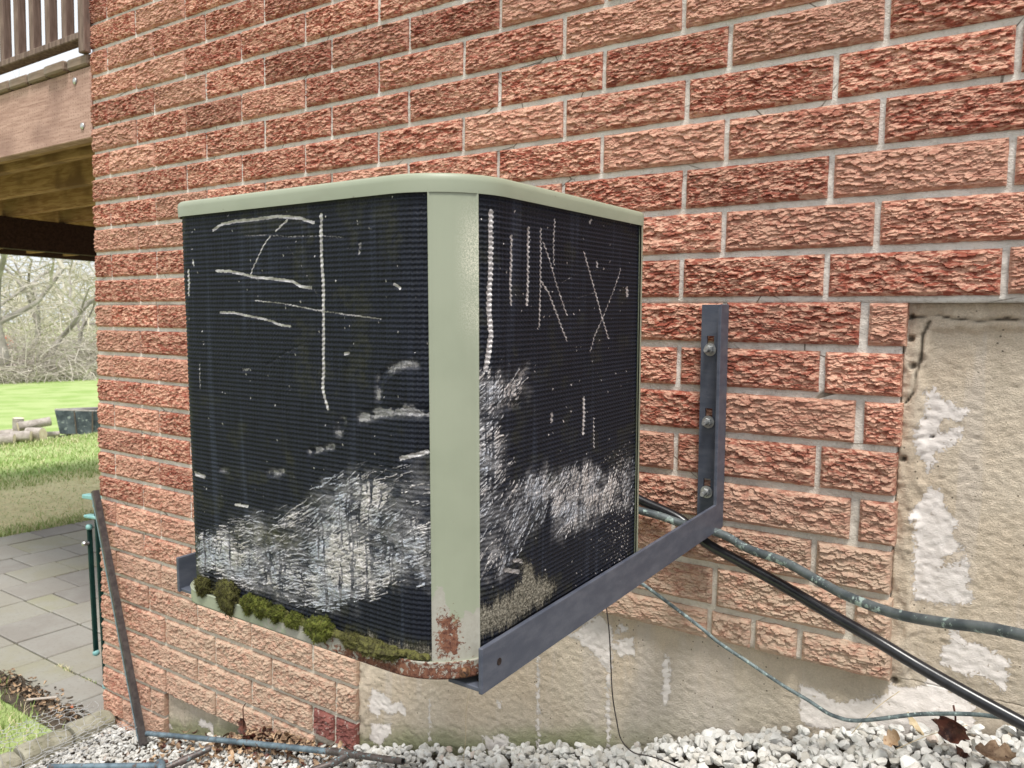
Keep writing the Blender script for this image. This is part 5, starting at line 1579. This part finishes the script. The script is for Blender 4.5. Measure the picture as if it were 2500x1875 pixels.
m = MB(); m.tube([Vector((-.33, -.60, -.02)), Vector((-.42, -.70, -.03))], .035, 8); m.build('hitch', M_TR, tr)
for sx in (.02, w - .0):
    m = MB(); c = a0.lerp(a0 + D, .5); m.lathe([(.07, -.03), (.15, -.045), (.17, -.03), (.17, .03), (.15, .045), (.07, .03)], (c.x + sx - .1 * (sx < .1) + .05, c.y, -.0), (1, -.2, 0), 20)
    m.build('wheel', M_TYRE, tr, smooth=True)

M_BARK = m_simple('log_bark', (.30, .26, .23), (.46, .41, .37), 12, .95, bs=.8, bd=.01, third=(.36, .33, .27))
M_CUT = m_simple('fresh_cut_wood', (.66, .54, .38), (.80, .70, .54), 20, .8)
def log(loc, L, r, yaw, pitch, label, seed):
    o = empty('firewood_log', loc, label, 'log', 'firewood logs on the lawn', rot=(0, 0, yaw))
    r *= 1.35; m = MB(); n = 18; rs = random.Random(seed)
    ph = [rs.uniform(0, 6) for _ in range(3)]
    V = []
    ax = Vector((math.cos(pitch), 0, math.sin(pitch))); u = Vector((0, 1, 0)); v = ax.cross(u)
    for i in range(7):
        c = ax * (L * (i / 6 - .5))
        for k in range(n):
            a = 2 * math.pi * k / n; rr = r * (1 + .08 * math.sin(2 * a + ph[0]) + .05 * math.sin(5 * a + ph[1] + i * .6))
            V.append(c + (u * math.cos(a) + v * math.sin(a)) * rr)
    F = [[i * n + k, i * n + (k + 1) % n, (i + 1) * n + (k + 1) % n, (i + 1) * n + k] for i in range(6) for k in range(n)]
    m.add(V, F); m.build('bark', M_BARK, o, smooth=True)
    for s, rng in ((-1, range(n)), (1, range(6 * n, 7 * n))):
        m = MB(); pts = [V[j] + ax * s * .002 for j in rng]; c = ax * (s * (L / 2 + .004))
        m.add(pts + [c], [[j, (j + 1) % n, n] for j in range(n)]); m.build('cut_end', M_CUT, o)
def lz(x, y): return float(lawn_z(np.array(x), np.array(y)))
for (x, y, dz, L, r, yaw, pit, lab, sd) in (
        (-8.7, 3.38, .05, .24, .052, .9, 0.0, 'log with tan cut face at the left edge of the woodpile', 1),
        (-9.2, 3.78, .20, .20, .055, .4, 1.5, 'short upright log standing behind the pile with a pale top', 2),
        (-8.95, 3.88, .185, .40, .050, 1.35, .12, 'long mossy log lying across the top of the pile', 3),
        (-8.72, 3.60, .06, .24, .058, .9, 0.0, 'grey barked log in the middle of the pile', 4),
        (-8.75, 3.80, .065, .22, .068, .55, 0.0, 'thick log with a big round whitish cut face', 5),
        (-9.05, 3.52, .10, .25, .050, 1.1, 0.1, 'log half hidden behind the left end of the pile', 6),
        (-9.0, 4.15, .06, .16, .030, 1.3, 0.0, 'thin branch piece right of the woodpile', 7)):
    log((x, y, lz(x, y) + dz * 1.35 + .015), L, r, yaw, pit, lab, sd)

# ------------------------------------------------------------------ bare trees, brush, road
M_TWIG = m_simple('grey_twigs', (.44, .40, .34), (.64, .59, .51), .8, .9, bs=.2)
M_TWIG2 = m_simple('olive_twigs', (.40, .375, .25), (.56, .53, .38), .8, .9, bs=.2)
M_TRUNK = m_simple('grey_bark', (.26, .235, .205), (.40, .37, .33), 2, .9, bs=.6, bd=.03)
def grow(m, tw, p, d, L, r, lvl, rs):
    n = 4 if lvl > 2 else 7
    pts = [p]; dd = d.copy()
    for i in range(4):
        dd = (dd + Vector((rs.gauss(0, .16), rs.gauss(0, .16), rs.gauss(0, .12) + (.05 if lvl < 2 else -.05)))).normalized()
        pts.append(pts[-1] + dd * L / 4)
    (m if lvl < 2 else tw).tube(pts, [r * (1 - .15 * i) for i in range(5)], n if lvl < 2 else 3, cap=False)
    if lvl >= 5: return
    for k in range(rs.choice((2, 3, 3)) if lvl else 4):
        i = rs.choice((2, 3, 4)); a = Vector((rs.gauss(0, 1), rs.gauss(0, 1), rs.gauss(.25, .7))).normalized()
        nd = (dd * .7 + a * .75).normalized()
        grow(m, tw, pts[i], nd, L * rs.uniform(.62, .82), max(.012, r * .55), lvl + 1, rs)
def tree(x, y, Ht, r, lean, label, seed, tm=None):
    rs = random.Random(seed); z = lz(x, y) - .1
    o = empty('bare_tree', (x, y, z), label, 'tree', 'leafless trees at the end of the lawn')
    m = MB(); tw = MB()
    grow(m, tw, Vector((0, 0, 0)), Vector(lean).normalized(), Ht, r, 0, rs)
    m.build('trunk', M_TRUNK, o, smooth=True)
    c = tw.build('crown', tm or M_TWIG, o); c['kind'] = 'stuff'
tree(-33.8, 14.0, 5.2, .26, (.12, .05, 1), 'bare tree with a thick grey trunk at the left edge, forking high', 11)
tree(-35.2, 16.0, 4.6, .16, (.3, .5, 1), 'bare tree leaning right out of the brush', 12)
tree(-37.0, 18.6, 4.0, .13, (-.2, .1, 1), 'thin bare tree close to the brick corner', 13, M_TWIG2)
tree(-43, 16.5, 5.0, .22, (.0, -.1, 1), 'tall bare tree farther back in the middle', 14)
tree(-45, 20.5, 5.0, .20, (.0, .1, 1), 'tall olive tinged bare tree farther back on the right', 15, M_TWIG2)
tree(-40, 8.0, 5.5, .22, (.0, -.1, 1), 'bare tree beyond the left edge of the view', 16)
tree(-41, 27.0, 5.5, .22, (.1, .1, 1), 'bare tree hidden behind the house corner', 17)

def brush(name, label, n, x0, x1, y0, y1, zt, rr, mat, seed, L=(1.2, 3.2)):
    rs = random.Random(seed); m = MB()
    for _ in range(n):
        x = rs.uniform(x0, x1); y = rs.uniform(y0, y1); z = lz(x, y) + rs.random() ** 1.1 * zt
        d = Vector((rs.gauss(0, .8), rs.gauss(0, 1), rs.gauss(.1, .7))).normalized(); l = rs.uniform(*L)
        b = Vector((rs.gauss(0, .3), rs.gauss(0, .5), -abs(rs.gauss(0, .6))))
        p = Vector((x, y, z)); pts = [p + d * l * t + b * l * t * t * .8 for t in (0, .33, .66, 1)]
        r = rs.uniform(*rr); m.tube(pts, [r, r * .9, r * .7, r * .4], 3, cap=False)
    o = m.build(name, mat, None); return tag(o, label, 'brush', kind='stuff')
brush('brushwood', 'tangle of grey leafless brush at the end of the lawn', 2300, -37, -33.5, 8, 24, 1.6, (.010, .026), M_TWIG, 41)
brush('brushwood', 'tall thicket of leafless grey branches behind the lawn', 900, -48, -37, 8, 30, 6.0, (.012, .030), M_TWIG, 42, (1.5, 4))
brush('brushwood', 'olive tinged thicket behind the grey branches', 950, -60, -48, 12, 36, 5.6, (.016, .045), M_TWIG2, 43, (2, 5))
brush('brushwood', 'dense far thicket closing the view', 1100, -92, -66, 20, 56, 8.0, (.03, .07), M_TWIG, 44, (2.5, 6))
brush('brush_pile', 'heap of cut grey branches lying on the far lawn edge', 1100, -34.5, -32.2, 10, 17.5, .7, (.010, .024), M_TWIG, 45, (.5, 1.6))
m = MB()
v, f = ICO[3]
P = v * (1 + .35 * (fbm(v[:, 0] * 3, v[:, 1] * 3 + v[:, 2] * 3, 9)[:, None] - .5)) * np.array([1.3, 1.5, .75])
tag(link('earth_mound', mesh_np('earth_mound', P, f, m_simple('pinkish_soil', (.36, .29, .25), (.48, .40, .35), 3, .95), True), None, (-36.5, 15.9, -3.45)), 'low pinkish mound of soil and wood under the bare trees', 'mound')
# road beyond the trees
m = MB(); m.box(-.0, 4.5, -250, 300, -.02, .02)
tag(m.build('road', m_simple('pale_road', (.50, .49, .48), (.60, .59, .58), .5, .8), None, loc=(-100, 20, -3.30), rot=(0, 0, .42)), kind='structure')
M_RED = m_simple('red_plastic', (.55, .03, .02), (.7, .06, .03), 3, .5)
M_WH = m_simple('white_stripe', (.7, .7, .7), (.8, .8, .8), 3, .5)
C_ = Vector((2.72462, -1.46004, 0))
def at(dx, dy, dist, z): d = Vector((dx, dy, 0)).normalized(); return tuple(C_ + d * dist + Vector((0, 0, z)))
cone = empty('traffic_cone', at(-.9072, .4208, 84, -3.3), 'tall orange red traffic cone standing at the far road', 'cone')
m = MB(); m.lathe([(.30, .06), (.07, 1.55), (.05, 1.6)], (0, 0, 0), (0, 0, 1), 16); m.build('cone_body', M_RED, cone, smooth=True)
m = MB(); m.box(-.4, .4, -.4, .4, 0, .06); m.build('cone_base', M_RED, cone)
m = MB(); m.lathe([(.225, .55), (.175, .85)], (0, 0, 0), (0, 0, 1), 16); m.build('stripe', M_WH, cone, smooth=True)
bar = empty('road_barrel', at(-.9179, .3968, 80, -3.35), 'squat red barrel left of the cone by the far road', 'barrel')
m = MB(); m.lathe([(.50, 0), (.52, .1), (.47, .5), (.47, .9), (.42, 1.1), (.2, 1.15)], (0, 0, 0), (0, 0, 1), 18); m.build('barrel_body', M_RED, bar, smooth=True)
